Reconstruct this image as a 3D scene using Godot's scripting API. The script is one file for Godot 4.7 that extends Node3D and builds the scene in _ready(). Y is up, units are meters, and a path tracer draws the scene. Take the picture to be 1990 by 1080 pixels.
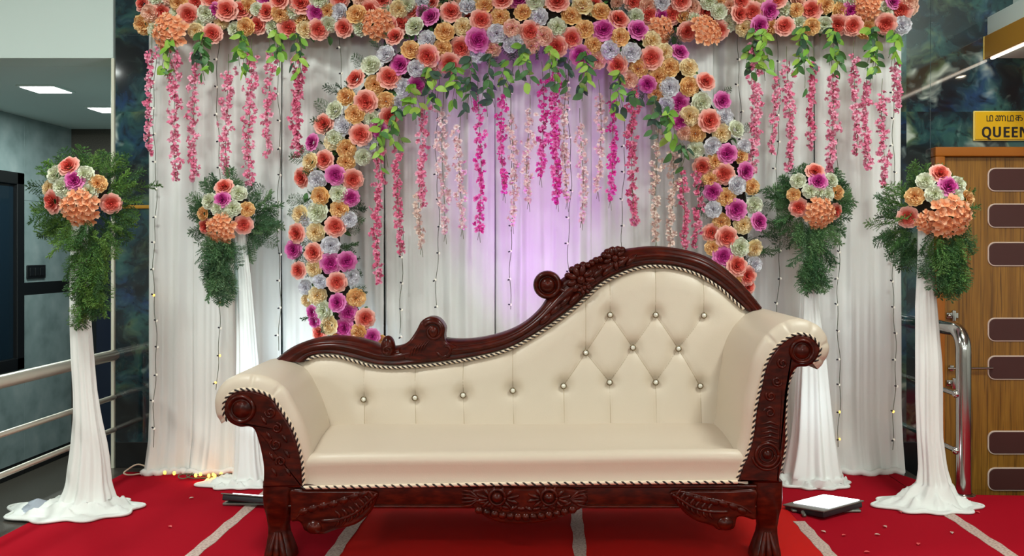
extends Node3D
# A wedding reception stage: carved chaise sofa before a draped backdrop with flower arch, garland and bouquets.
# The photograph's vanishing point is (1070, 490) and its focal length about 1700 of its 1990 x 1080 pixels.

const F := 1700.0
const EYE := 1.1
const WALL := 4.47
var rng := RandomNumberGenerator.new()
var taken := {}
var M := {}
var cache := {}

# ------------------------------------------------------------------ helpers
func P(u: float, v: float, d: float) -> Vector3:
	return Vector3((u - 1070.0) * d / F, EYE - (v - 490.0) * d / F, -d)

func numbered(called: String) -> String:
	if not taken.has(called):
		taken[called] = 0
		return called
	taken[called] += 1
	return "%s_%03d" % [called, taken[called]]

func tag(o: Node, label: String, category: String, group := "") -> void:
	o.set_meta("label", label)
	o.set_meta("category", category)
	if group:
		o.set_meta("group", group)

func thing(called: String, label: String, category: String, at := Vector3.ZERO, group := "") -> Node3D:
	var o := Node3D.new()
	o.name = numbered(called)
	add_child(o)
	o.position = at
	tag(o, label, category, group)
	return o

class MB:
	var v := PackedVector3Array()
	var c := PackedColorArray()
	var uv := PackedVector2Array()
	var idx := PackedInt32Array()
	var colored := false

	func vert(p: Vector3, col := Color.WHITE, t := Vector2.ZERO) -> int:
		v.append(p)
		c.append(col)
		uv.append(t)
		return v.size() - 1

	func tri(a: int, b: int, d: int) -> void:
		idx.append(a)
		idx.append(b)
		idx.append(d)

	func quad(a: int, b: int, d: int, e: int) -> void:
		tri(a, b, d)
		tri(a, d, e)

	# rows x cols grid of points given by f(i, j); closed joins the last column to the first
	func grid(rows: int, cols: int, f: Callable, closed := false, flip := false, colf = null) -> void:
		var b := v.size()
		for i in rows:
			for j in cols:
				vert(f.call(i, j), colf.call(i, j) if colf != null else Color.WHITE, Vector2(float(j) / maxf(1, cols - 1), float(i) / maxf(1, rows - 1)))
		for i in rows - 1:
			for j in (cols if closed else cols - 1):
				var k := (j + 1) % cols
				var a = b + i * cols + j
				var a2 := b + i * cols + k
				if flip:
					quad(a, a + cols, a2 + cols, a2)
				else:
					quad(a, a2, a2 + cols, a + cols)

	# box with chamfered edges
	func box(center: Vector3, size: Vector3, bevel := 0.004, basis := Basis()) -> void:
		var h = size * 0.5
		var e := minf(bevel, minf(h.x, minf(h.y, h.z)) * 0.6)
		var id := {}
		for ax in 3:
			for sg in [-1, 1]:
				for s1 in [-1, 1]:
					for s2 in [-1, 1]:
						var p := Vector3.ZERO
						var a1 := (ax + 1) % 3
						var a2 := (ax + 2) % 3
						p[ax] = sg * h[ax]
						p[a1] = s1 * (h[a1] - e)
						p[a2] = s2 * (h[a2] - e)
						var key := [0, 0, 0]
						key[ax] = sg
						key[a1] = s1
						key[a2] = s2
						id[[ax, key[0], key[1], key[2]]] = vert(center + basis * p)
		var out := func(ids: Array):
			var n := (v[ids[2]] - v[ids[0]]).cross(v[ids[1]] - v[ids[0]])
			var m := Vector3.ZERO
			for q in ids:
				m += v[q]
			m = m / ids.size() - center
			if n.dot(m) < 0:
				ids.reverse()
			tri(ids[0], ids[1], ids[2])
			if ids.size() == 4:
				tri(ids[0], ids[2], ids[3])
		for ax in 3:
			var a1 := (ax + 1) % 3
			var a2 := (ax + 2) % 3
			for sg in [-1, 1]:
				var ids := []
				for s in [[-1, -1], [1, -1], [1, 1], [-1, 1]]:
					var key := [0, 0, 0]
					key[ax] = sg
					key[a1] = s[0]
					key[a2] = s[1]
					ids.append(id[[ax, key[0], key[1], key[2]]])
				out.call(ids)
			for s1 in [-1, 1]:   # edge along ax, between faces a1 and a2
				for s2 in [-1, 1]:
					var k0 := [0, 0, 0]
					k0[a1] = s1
					k0[a2] = s2
					k0[ax] = -1
					var k1 := k0.duplicate()
					k1[ax] = 1
					out.call([id[[a1, k0[0], k0[1], k0[2]]], id[[a1, k1[0], k1[1], k1[2]]], id[[a2, k1[0], k1[1], k1[2]]], id[[a2, k0[0], k0[1], k0[2]]]])
		for x in [-1, 1]:
			for y in [-1, 1]:
				for z in [-1, 1]:
					out.call([id[[0, x, y, z]], id[[1, x, y, z]], id[[2, x, y, z]]])

	func tube(pts: PackedVector3Array, rad, segs := 8, close_ends := true) -> void:
		var n := pts.size()
		var b := v.size()
		var up := Vector3(0.13, 0.21, 0.97).normalized()
		for i in n:
			var t = (pts[mini(i + 1, n - 1)] - pts[maxi(i - 1, 0)]).normalized()
			if absf(t.dot(up)) > 0.95:
				up = Vector3(0.9, 0.3, 0.1).normalized()
			var s := t.cross(up).normalized()
			up = s.cross(t).normalized()
			var r: float = rad[i] if rad is Array or rad is PackedFloat32Array else rad
			for j in segs:
				var a = TAU * j / segs
				vert(pts[i] + (s * cos(a) + up * sin(a)) * r)
		for i in n - 1:
			for j in segs:
				var k := (j + 1) % segs
				quad(b + i * segs + j, b + (i + 1) * segs + j, b + (i + 1) * segs + k, b + i * segs + k)
		if close_ends:
			var c0 := vert(pts[0])
			var c1 := vert(pts[n - 1])
			for j in segs:
				var k := (j + 1) % segs
				tri(c0, b + j, b + k)
				tri(c1, b + (n - 1) * segs + k, b + (n - 1) * segs + j)

	# profile of (radius, height) turned about basis.y
	func lathe(at: Vector3, prof: Array, segs := 20, basis := Basis()) -> void:
		grid(prof.size(), segs, func(i, j):
			var a = TAU * j / segs
			return at + basis * Vector3(prof[i].x * cos(a), prof[i].y, prof[i].x * sin(a)), true, true)

	func ball(at: Vector3, r: Vector3, segs := 10, rings := 7, basis := Basis()) -> void:
		grid(rings, segs, func(i, j):
			var th = PI * i / (rings - 1)
			var a = TAU * j / segs
			return at + basis * Vector3(r.x * sin(th) * cos(a), r.y * -cos(th), r.z * sin(th) * sin(a)), true, true)

	# polygon (world x, y) standing at z, bevelled towards the viewer, going back by depth
	func slab(poly: PackedVector2Array, z: float, depth: float, bevel: float) -> void:
		if not Geometry2D.is_polygon_clockwise(poly):
			poly = poly.duplicate()
			poly.reverse()
		var n := poly.size()
		var inner := PackedVector2Array()
		var mid := PackedVector2Array()
		for i in n:
			var a = (poly[i] - poly[(i + n - 1) % n]).normalized()
			var c2 := (poly[(i + 1) % n] - poly[i]).normalized()
			var t = (a + c2).normalized()
			var nn := Vector2(t.y, -t.x)
			inner.append(poly[i] + nn * bevel)
			mid.append(poly[i] + nn * bevel * 0.3)
		if Geometry2D.is_point_in_polygon(poly[0] + (inner[0] - poly[0]) * 0.5, poly) == false:
			for i in n:
				inner[i] = poly[i] * 2.0 - inner[i]
				mid[i] = poly[i] * 2.0 - mid[i]
		var rings := [[poly, z - depth], [poly, z - bevel], [mid, z - bevel * 0.3], [inner, z]]
		var b := v.size()
		for r in rings:
			for p in r[0]:
				vert(Vector3(p.x, p.y, r[1]))
		for k in 3:
			for i in n:
				var j := (i + 1) % n
				quad(b + k * n + i, b + k * n + j, b + (k + 1) * n + j, b + (k + 1) * n + i)
		var t = Geometry2D.triangulate_polygon(poly)
		var f := v.size()
		for p in inner:
			vert(Vector3(p.x, p.y, z))
		var bk := v.size()
		for p in poly:
			vert(Vector3(p.x, p.y, z - depth))
		for i in range(0, t.size(), 3):
			var nn := (v[f + t[i + 2]] - v[f + t[i]]).cross(v[f + t[i + 1]] - v[f + t[i]])
			if nn.z > 0:
				tri(f + t[i], f + t[i + 1], f + t[i + 2])
				tri(bk + t[i], bk + t[i + 2], bk + t[i + 1])
			else:
				tri(f + t[i], f + t[i + 2], f + t[i + 1])
				tri(bk + t[i], bk + t[i + 1], bk + t[i + 2])

	func mesh() -> ArrayMesh:
		var n := PackedVector3Array()
		n.resize(v.size())
		for i in range(0, idx.size(), 3):
			var a = idx[i]
			var b := idx[i + 1]
			var d := idx[i + 2]
			var k := (v[d] - v[a]).cross(v[b] - v[a])
			n[a] += k
			n[b] += k
			n[d] += k
		for i in n.size():
			n[i] = n[i].normalized() if n[i].length_squared() > 1e-30 else Vector3.UP
		var arr := []
		arr.resize(Mesh.ARRAY_MAX)
		arr[Mesh.ARRAY_VERTEX] = v
		arr[Mesh.ARRAY_NORMAL] = n
		arr[Mesh.ARRAY_TEX_UV] = uv
		if colored:
			arr[Mesh.ARRAY_COLOR] = c
		arr[Mesh.ARRAY_INDEX] = idx
		var m := ArrayMesh.new()
		m.add_surface_from_arrays(Mesh.PRIMITIVE_TRIANGLES, arr)
		return m

func put(called: String, m: Mesh, mat: Material, parent: Node, xf := Transform3D()) -> MeshInstance3D:
	var o := MeshInstance3D.new()
	o.mesh = m
	o.material_override = mat
	o.transform = xf
	o.cast_shadow = GeometryInstance3D.SHADOW_CASTING_SETTING_ON
	if parent == null or parent == self:
		o.name = numbered(called)
		add_child(o)
	else:
		o.name = called
		parent.add_child(o, true)
	return o

func struct(called: String, m: Mesh, mat: Material) -> MeshInstance3D:
	var o := put(called, m, mat, self)
	o.set_meta("kind", "structure")
	return o

func boxm(center: Vector3, size: Vector3, bevel := 0.004) -> ArrayMesh:
	var b := MB.new()
	b.box(center, size, bevel)
	return b.mesh()

func span(a: Vector3, b: Vector3, bevel := 0.004) -> ArrayMesh:
	return boxm((a + b) * 0.5, (b - a).abs(), bevel)

func smooth(pts: Array, per := 5, closed := false) -> PackedVector2Array:
	var out := PackedVector2Array()
	var n := pts.size()
	for i in (n if closed else n - 1):
		var p0: Vector2 = pts[(i + n - 1) % n] if closed else pts[maxi(i - 1, 0)]
		var p1: Vector2 = pts[i]
		var p2: Vector2 = pts[(i + 1) % n]
		var p3: Vector2 = pts[(i + 2) % n] if closed else pts[mini(i + 2, n - 1)]
		for k in per:
			out.append(p1.cubic_interpolate(p2, p0, p3, float(k) / per))
	if not closed:
		out.append(pts[n - 1])
	return out

func pts(s: String) -> Array:   # "x y, x y, ..." to Vector2s
	var out := []
	for q in s.split(","):
		var w := q.strip_edges().split(" ")
		out.append(Vector2(float(w[0]), float(w[1])))
	return out

func to_plane(px: PackedVector2Array, d: float) -> PackedVector2Array:
	var out := PackedVector2Array()
	for p in px:
		var w := P(p.x, p.y, d)
		out.append(Vector2(w.x, w.y))
	return out

func mat(color: Color, rough := 0.6, metal := 0.0, extra := {}) -> StandardMaterial3D:
	var m := StandardMaterial3D.new()
	m.albedo_color = color
	m.roughness = rough
	m.metallic = metal
	for k in extra:
		m.set(k, extra[k])
	return m

func c8(r: int, g: int, b: int) -> Color:
	return Color8(r, g, b)

func lin(r: int, g: int, b: int) -> Color:
	return Color8(r, g, b).srgb_to_linear()

func noise(freq: float, sd := 1, oct := 4) -> FastNoiseLite:
	var n := FastNoiseLite.new()
	n.noise_type = FastNoiseLite.TYPE_SIMPLEX_SMOOTH
	n.frequency = freq
	n.seed = sd
	n.fractal_octaves = oct
	return n

func noise_tex(freq: float, sd: int, size := 256, as_normal := false, strength := 4.0, ramp: Gradient = null) -> NoiseTexture2D:
	var t = NoiseTexture2D.new()
	t.width = size
	t.height = size
	t.seamless = true
	t.noise = noise(freq, sd)
	t.as_normal_map = as_normal
	t.bump_strength = strength
	t.color_ramp = ramp
	return t

func ramp(stops: Array) -> Gradient:
	var g := Gradient.new()
	g.offsets = PackedFloat32Array(stops.map(func(s): return s[0]))
	g.colors = PackedColorArray(stops.map(func(s): return s[1]))
	return g

func panel_light(at: Vector3, size: float, energy: float, color: Color, towards := Vector3.DOWN, called := "area_light") -> AreaLight3D:
	var l := AreaLight3D.new()
	l.name = called
	l.area_size = Vector2(size, size)
	l.light_energy = energy
	l.light_color = color
	l.shadow_enabled = true
	l.area_range = 20.0
	add_child(l, true)
	var up := Vector3.FORWARD if absf(towards.normalized().y) > 0.9 else Vector3.UP
	l.look_at_from_position(at, at + towards, up)
	return l

func spot(at: Vector3, target: Vector3, angle: float, energy: float, color: Color, size := 0.05, soft := 0.8) -> void:
	var l := SpotLight3D.new()
	l.name = "spot_light"
	l.light_energy = energy
	l.light_color = color
	l.spot_angle = angle
	l.spot_range = 15.0
	l.spot_attenuation = 2.0
	l.spot_angle_attenuation = soft
	l.light_size = size
	l.shadow_enabled = true
	add_child(l, true)
	l.look_at_from_position(at, target, Vector3(0.05, 0.1, 1).normalized())

# ------------------------------------------------------------------ scene
func _ready() -> void:
	rng.seed = 20250202
	# camera
	var cam := Camera3D.new()
	cam.name = "camera"
	add_child(cam)
	cam.position = Vector3(0, EYE, 0)
	var near := 0.1
	cam.set_frustum(1080.0 / F * near, Vector2(-75.0, -50.0) / F * near, near, 60.0)
	cam.current = true
	# environment and exposure
	var we := WorldEnvironment.new()
	we.name = "world_environment"
	var env := Environment.new()
	env.background_mode = Environment.BG_COLOR
	env.background_color = Color(0.02, 0.022, 0.025)
	env.tonemap_mode = Environment.TONE_MAPPER_LINEAR
	env.tonemap_exposure = 1.04
	env.sdfgi_enabled = true
	env.ssao_enabled = true
	env.ssil_enabled = true
	we.environment = env
	add_child(we)
	# hall ceiling panels: three rows of four
	for x in [-5.0, -1.7, 1.7, 5.1]:
		for z in [-2.5, 0.45, 2.86, 5.2]:
			panel_light(Vector3(x, 3.07, z), 0.5, 4.1 if z < 0.0 else 2.3, Color(0.97, 1.0, 0.97))
	# tube lights on the hall's rear wall
	for x in [-3.4, 0.0, 3.4]:
		panel_light(Vector3(x, 2.3, 6.8), 1.0, 4.6, Color(0.95, 1.0, 0.98), Vector3.FORWARD, "tube_area_light").area_size = Vector2(1.2, 0.08)
	# floodlights behind the sofa and downlights of the side room
	panel_light(Vector3(-3.05, 2.07, -5.29), 0.2, 1.9, Color(0.92, 1.0, 0.98))
	panel_light(Vector3(-3.05, 2.07, -6.05), 0.2, 1.9, Color(0.92, 1.0, 0.98))
	spot(Vector3(-0.12, 0.2, -3.9), Vector3(-0.06, 2.2, -4.38), 27, 1.7, Color(0.82, 0.32, 1.0), 0.14, 1.0)
	spot(Vector3(-1.27, 0.22, -3.86), Vector3(-1.1, 1.2, -4.4), 50, 0.4, Color(0.85, 0.95, 1.0), 0.12)
	spot(Vector3(1.22, 0.16, -3.72), Vector3(1.2, 1.5, -4.35), 50, 0.11, Color(0.88, 0.96, 1.0), 0.12)
	materials()
	room()
	right_side()
	left_side()
	carpet()
	curtains()
	fairy_lights()
	sofa()
	garland()
	arch()
	strands()
	sprays()
	pedestals()
	floor_lamps()
	small_things()

func materials() -> void:
	M.white_paint = mat(c8(216, 232, 226), 0.7)
	M.hall_wall = mat(c8(222, 220, 214), 0.8)
	M.hall_ceiling = mat(c8(215, 215, 212), 0.85)
	M.side_ceiling = mat(c8(216, 232, 228), 0.8)
	M.steel = mat(c8(200, 198, 194), 0.16, 1.0)
	M.steel_warm = mat(c8(206, 198, 184), 0.34, 0.75)
	M.joint = mat(c8(120, 134, 134), 0.5)
	M.gold = mat(c8(196, 144, 48), 0.35, 0.2)
	M.dark_frame = mat(c8(16, 18, 20), 0.35)
	M.black_tile = mat(c8(20, 22, 24), 0.3)
	M.glass_dark = mat(c8(20, 34, 44), 0.08)
	M.trim_white = mat(c8(225, 225, 205), 0.5)
	var gs := noise_tex(0.009, 7, 512, false, 4.0, ramp([[0.0, c8(108, 122, 122)], [0.4, c8(128, 142, 142)], [0.6, c8(134, 147, 147)], [1.0, c8(150, 160, 160)]]))
	M.grey_tile = mat(Color.WHITE, 0.25, 0.0, {"albedo_texture": gs, "uv1_triplanar": true, "uv1_world_triplanar": true, "uv1_scale": Vector3(0.7, 0.7, 0.7)})
	var gr := noise_tex(0.35, 8, 256, false, 4.0, ramp([[0.0, c8(40, 36, 33)], [0.4, c8(68, 62, 56)], [0.6, c8(86, 79, 71)], [1.0, c8(128, 120, 108)]]))
	M.granite = mat(Color.WHITE, 0.3, 0.0, {"albedo_texture": gr, "uv1_triplanar": true, "uv1_world_triplanar": true, "uv1_scale": Vector3(2.2, 2.2, 2.2)})
	M.marble = mat(Color.WHITE, 0.06, 0.0, {"albedo_texture": marble_texture(), "uv1_triplanar": true, "uv1_world_triplanar": true, "uv1_scale": Vector3(0.55, 0.55, 0.55), "metallic_specular": 0.75})
	M.door_wood = mat(Color.WHITE, 0.35, 0.0, {"albedo_texture": wood_texture([c8(88, 54, 12), c8(138, 92, 26), c8(162, 112, 38), c8(118, 76, 18)], 3), "clearcoat_enabled": true, "clearcoat": 0.3, "clearcoat_roughness": 0.2})
	M.inset = mat(c8(74, 36, 32), 0.4)
	M.inset_rim = mat(c8(214, 190, 176), 0.4)
	M.frame_wood = mat(c8(168, 96, 20), 0.35)
	M.sign_yellow = mat(c8(224, 174, 0), 0.25, 0.0, {"clearcoat_enabled": true, "clearcoat": 0.3})
	M.sign_rim = mat(c8(238, 214, 120), 0.25)
	M.ink = mat(c8(20, 8, 10), 0.5)
	var cn := noise_tex(0.5, 11, 256, true, 3.0)
	M.carpet = mat(c8(172, 18, 36), 1.0, 0.0, {"metallic_specular": 0.15, "normal_enabled": true, "normal_texture": cn, "normal_scale": 0.6, "uv1_triplanar": true, "uv1_world_triplanar": true, "uv1_scale": Vector3(6, 6, 6)})
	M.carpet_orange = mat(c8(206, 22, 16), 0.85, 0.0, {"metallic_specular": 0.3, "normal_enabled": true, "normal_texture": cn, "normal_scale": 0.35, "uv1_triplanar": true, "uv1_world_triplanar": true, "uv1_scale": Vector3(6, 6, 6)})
	var tp := noise_tex(0.08, 12, 256, false, 4.0, ramp([[0.0, c8(150, 110, 100)], [0.5, c8(206, 180, 168)], [1.0, c8(226, 208, 196)]]))
	M.tape = mat(Color.WHITE, 0.5, 0.0, {"albedo_texture": tp, "uv1_triplanar": true, "uv1_world_triplanar": true, "uv1_scale": Vector3(4, 4, 4)})
	M.curtain = mat(c8(236, 237, 233), 0.6, 0.0, {"cull_mode": BaseMaterial3D.CULL_DISABLED, "rim_enabled": true, "rim": 0.3})
	M.cloth = mat(c8(240, 243, 238), 0.55, 0.0, {"cull_mode": BaseMaterial3D.CULL_DISABLED, "rim_enabled": true, "rim": 0.3})
	var ln := noise_tex(0.25, 14, 256, true, 1.2)
	M.leather = mat(c8(208, 192, 172), 0.42, 0.0, {"normal_enabled": true, "normal_texture": ln, "normal_scale": 0.12, "uv1_triplanar": true, "uv1_scale": Vector3(3, 3, 3)})
	var wn := noise_tex(0.04, 15, 256, false, 4.0, ramp([[0.0, c8(34, 6, 2)], [0.5, c8(66, 15, 5)], [1.0, c8(94, 28, 9)]]))
	M.mahogany = mat(Color.WHITE, 0.33, 0.0, {"metallic_specular": 0.25, "albedo_texture": wn, "uv1_triplanar": true, "uv1_scale": Vector3(1.4, 4.0, 1.4), "clearcoat_enabled": true, "clearcoat": 0.2, "clearcoat_roughness": 0.15})
	M.piping = mat(c8(226, 205, 180), 0.6)
	M.rope_dark = mat(c8(28, 12, 9), 0.6)
	M.seam = mat(c8(178, 160, 132), 0.7)
	M.crystal = mat(c8(235, 230, 215), 0.05, 0.25, {"clearcoat_enabled": true, "clearcoat": 1.0})
	M.button_rim = mat(c8(150, 130, 100), 0.25, 0.8)
	M.petal = mat(Color.WHITE, 0.6, 0.0, {"vertex_color_use_as_albedo": true, "cull_mode": BaseMaterial3D.CULL_DISABLED, "backlight_enabled": true, "backlight": Color(0.6, 0.6, 0.6)})
	M.satin = mat(Color.WHITE, 0.32, 0.0, {"backlight_enabled": true, "backlight": Color(0.5, 0.5, 0.5), "vertex_color_use_as_albedo": true, "cull_mode": BaseMaterial3D.CULL_DISABLED})
	var greens := [c8(60, 112, 48), c8(116, 168, 50), c8(38, 74, 52), c8(150, 188, 70)]
	M.leaf = []
	for g in greens:
		M.leaf.append(mat(g, 0.5, 0.0, {"cull_mode": BaseMaterial3D.CULL_DISABLED, "backlight_enabled": true, "backlight": Color(0.3, 0.3, 0.3)}))
	M.fern = mat(Color.WHITE, 0.6, 0.0, {"vertex_color_use_as_albedo": true, "cull_mode": BaseMaterial3D.CULL_DISABLED})
	M.stem = mat(c8(96, 104, 62), 0.6)
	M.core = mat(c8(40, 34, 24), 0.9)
	M.wire = mat(c8(92, 96, 74), 0.5)
	M.bulb_off = mat(c8(240, 238, 228), 0.2, 0.0, {"emission_enabled": true, "emission": Color(1.0, 0.95, 0.85), "emission_energy_multiplier": 0.3})
	M.bulb_warm = mat(c8(255, 220, 130), 0.2, 0.0, {"emission_enabled": true, "emission": Color(1.0, 0.72, 0.25), "emission_energy_multiplier": 3.5})
	M.clip = mat(c8(48, 48, 58), 0.5)
	M.lamp_glow = mat(Color.WHITE, 0.3, 0.0, {"emission_enabled": true, "emission": Color(0.93, 0.97, 1.0), "emission_energy_multiplier": 4.0})
	M.lamp_purple = mat(c8(200, 160, 255), 0.3, 0.0, {"emission_enabled": true, "emission": Color(0.7, 0.4, 1.0), "emission_energy_multiplier": 2.0})
	M.lamp_body = mat(c8(34, 34, 38), 0.45)
	M.lamp_grey = mat(c8(128, 128, 120), 0.4, 0.6)
	M.ceiling_glow = mat(Color.WHITE, 0.5, 0.0, {"emission_enabled": true, "emission": Color(1, 1, 1), "emission_energy_multiplier": 5.0})
	M.strip_glow = mat(Color.WHITE, 0.5, 0.0, {"emission_enabled": true, "emission": Color(1.0, 0.95, 0.87), "emission_energy_multiplier": 5.0})
	M.plastic = mat(c8(170, 178, 190), 0.2)

func marble_texture() -> ImageTexture:
	var n := 640
	var im := Image.create(n, n, false, Image.FORMAT_RGB8)
	var a := noise(0.008, 21, 6)
	var b := noise(0.008, 22, 6)
	var w := noise(0.01, 23, 3)
	var fine := noise(0.03, 24, 3)
	var vein := noise(0.006, 25, 4)
	var grain := noise(0.045, 26, 4)
	for y in n:
		for x in n:
			var wx := x + 22.0 * w.get_noise_2d(x, y)
			var wy := y + 22.0 * w.get_noise_2d(x + 900, y + 300)
			var p := a.get_noise_2d(wx, wy)
			var q := b.get_noise_2d(wx + 500, wy)
			var f := fine.get_noise_2d(wx * 0.7, wy * 1.1)
			var c := Color8(22, 48, 58)
			c = c.lerp(Color8(50, 92, 88), clampf(p * 1.6 + 0.4 + f * 0.35, 0, 1))
			c = c.lerp(Color8(96, 112, 74), clampf(q * 2.0 - 0.15 + f * 0.5, 0, 0.75))
			c = c.lerp(Color8(30, 58, 110), clampf(-q * 1.8 - 0.3, 0, 0.7))
			c = c.lerp(Color8(14, 20, 26), clampf(-p * 2.2 - 0.1 + f * 0.4, 0, 0.9))
			var g2 := grain.get_noise_2d(wx, wy)
			c = c.lerp(Color8(104, 132, 122), clampf(g2 * 0.6 - 0.1, 0, 0.3))
			c = c.lerp(Color8(10, 18, 26), clampf(-g2 * 1.1 - 0.1, 0, 0.6))
			var vv := vein.get_noise_2d(wx + 77, wy * 0.8 + 31)
			var k := clampf((vv - 0.32 + f * 0.25) * 4.0, 0, 1)
			c = c.lerp(Color8(198, 208, 196), k * 0.9)
			im.set_pixel(x, y, c)
	return ImageTexture.create_from_image(im)

func wood_texture(cols: Array, sd: int) -> ImageTexture:
	var im := Image.create(512, 512, false, Image.FORMAT_RGB8)
	var a = noise(0.02, sd, 4)
	var b := noise(0.09, sd + 1, 3)
	for y in 512:
		for x in 512:
			var p := a.get_noise_2d(x * 1.6 + 12.0 * a.get_noise_2d(x * 0.3, y * 0.25), y * 0.16)
			var q := b.get_noise_2d(x * 2.0, y * 0.06)
			var c: Color = cols[1].lerp(cols[2], clampf(0.5 + p * 1.4, 0, 1))
			c = c.lerp(cols[0], clampf((q + absf(p) * 0.6 - 0.25) * 1.8, 0, 0.85))
			c = c.lerp(cols[3], clampf(-q * 1.2, 0, 0.6))
			im.set_pixel(x, y, c)
	return ImageTexture.create_from_image(im)

# ------------------------------------------------------------------ the room
func room() -> void:
	# low floor of the hall and side room, and the stage one step above it
	struct("floor", span(Vector3(-9, -0.72, -7.4), Vector3(7, -0.52, 7)), M.granite)
	var st := MB.new()
	st.box(Vector3((-2.27 + 1.8) / 2, -0.26, (-WALL - 2.0) / 2), Vector3(4.07, 0.52, WALL - 2.0), 0.004)
	st.box(Vector3(3.4, -0.26, (-3.93 - 2.0) / 2), Vector3(3.2, 0.52, 1.93), 0.004)
	st.box(Vector3(3.4, -0.36, (-3.93 - WALL) / 2), Vector3(3.2, 0.32, WALL - 3.93), 0.002)
	struct("trim_stage", st.mesh(), M.granite)
	struct("ceiling", span(Vector3(-9, 3.1, -4.6), Vector3(7, 3.3, 7)), M.hall_ceiling)
	struct("wall_rear", span(Vector3(-9, -0.6, 6.9), Vector3(7, 3.2, 7.1)), M.hall_wall)
	struct("wall_right", span(Vector3(6.9, -0.6, -4.6), Vector3(7.1, 3.2, 7)), M.hall_wall)
	struct("wall_hall", span(Vector3(-9.1, -0.6, -4.6), Vector3(-8.9, 3.2, 7)), M.hall_wall)
	# the polished stone wall behind the stage: slabs, joints recessed, black skirting
	var wall := struct("wall_back", span(Vector3(-2.22, -0.55, -WALL - 0.16), Vector3(7, 3.2, -WALL - 0.003), 0.001), M.joint)
	var xs := [-2.225, -1.55, 0.1, 1.941, 3.6, 5.3, 7.0]
	for i in xs.size() - 1:
		var ys := [-0.2, 0.13, 1.33, 2.209, 3.1] if i == 0 else [-0.2, 0.13, 3.1]
		for j in ys.size() - 1:
			var m := span(Vector3(xs[i] + 0.0008, ys[j] + 0.0008, -WALL - 0.024), Vector3(xs[i + 1] - 0.0008, ys[j + 1] - 0.0008, -WALL), 0.001)
			put("skirting_slab" if j == 0 else "stone_slab", m, M.black_tile if j == 0 else M.marble, wall)
	# ceiling panels of the hall
	for x in [-5.0, -1.7, 1.7, 5.1]:
		for z in [-2.5, 0.45, 2.86, 5.2]:
			var o := thing("ceiling_light", "square white hall ceiling light, %s row from the stage, %s from the left" % [ordinal([-2.5, 0.45, 2.86, 5.2].find(z)), ordinal([-5.0, -1.7, 1.7, 5.1].find(x))], "ceiling light", Vector3(x, 3.1, z), "ceiling panel lights of the hall")
			put("frame", span(Vector3(-0.27, -0.018, -0.27), Vector3(0.27, 0, 0.27), 0.004), M.white_paint, o)
			put("diffuser", span(Vector3(-0.25, -0.024, -0.25), Vector3(0.25, -0.017, 0.25), 0.002), M.ceiling_glow, o)

	for x in [-3.4, 0.0, 3.4]:
		var o := thing("tube_light", "white tube light on the hall's rear wall, %s from the left" % ordinal([-3.4, 0.0, 3.4].find(x)), "tube light", Vector3(x, 2.3, 6.9), "tube lights of the hall")
		put("housing", span(Vector3(-0.62, -0.05, -0.05), Vector3(0.62, 0.05, 0.0), 0.008), M.white_paint, o)
		put("tube", span(Vector3(-0.6, -0.03, -0.085), Vector3(0.6, 0.03, -0.045), 0.012), M.ceiling_glow, o)

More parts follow.
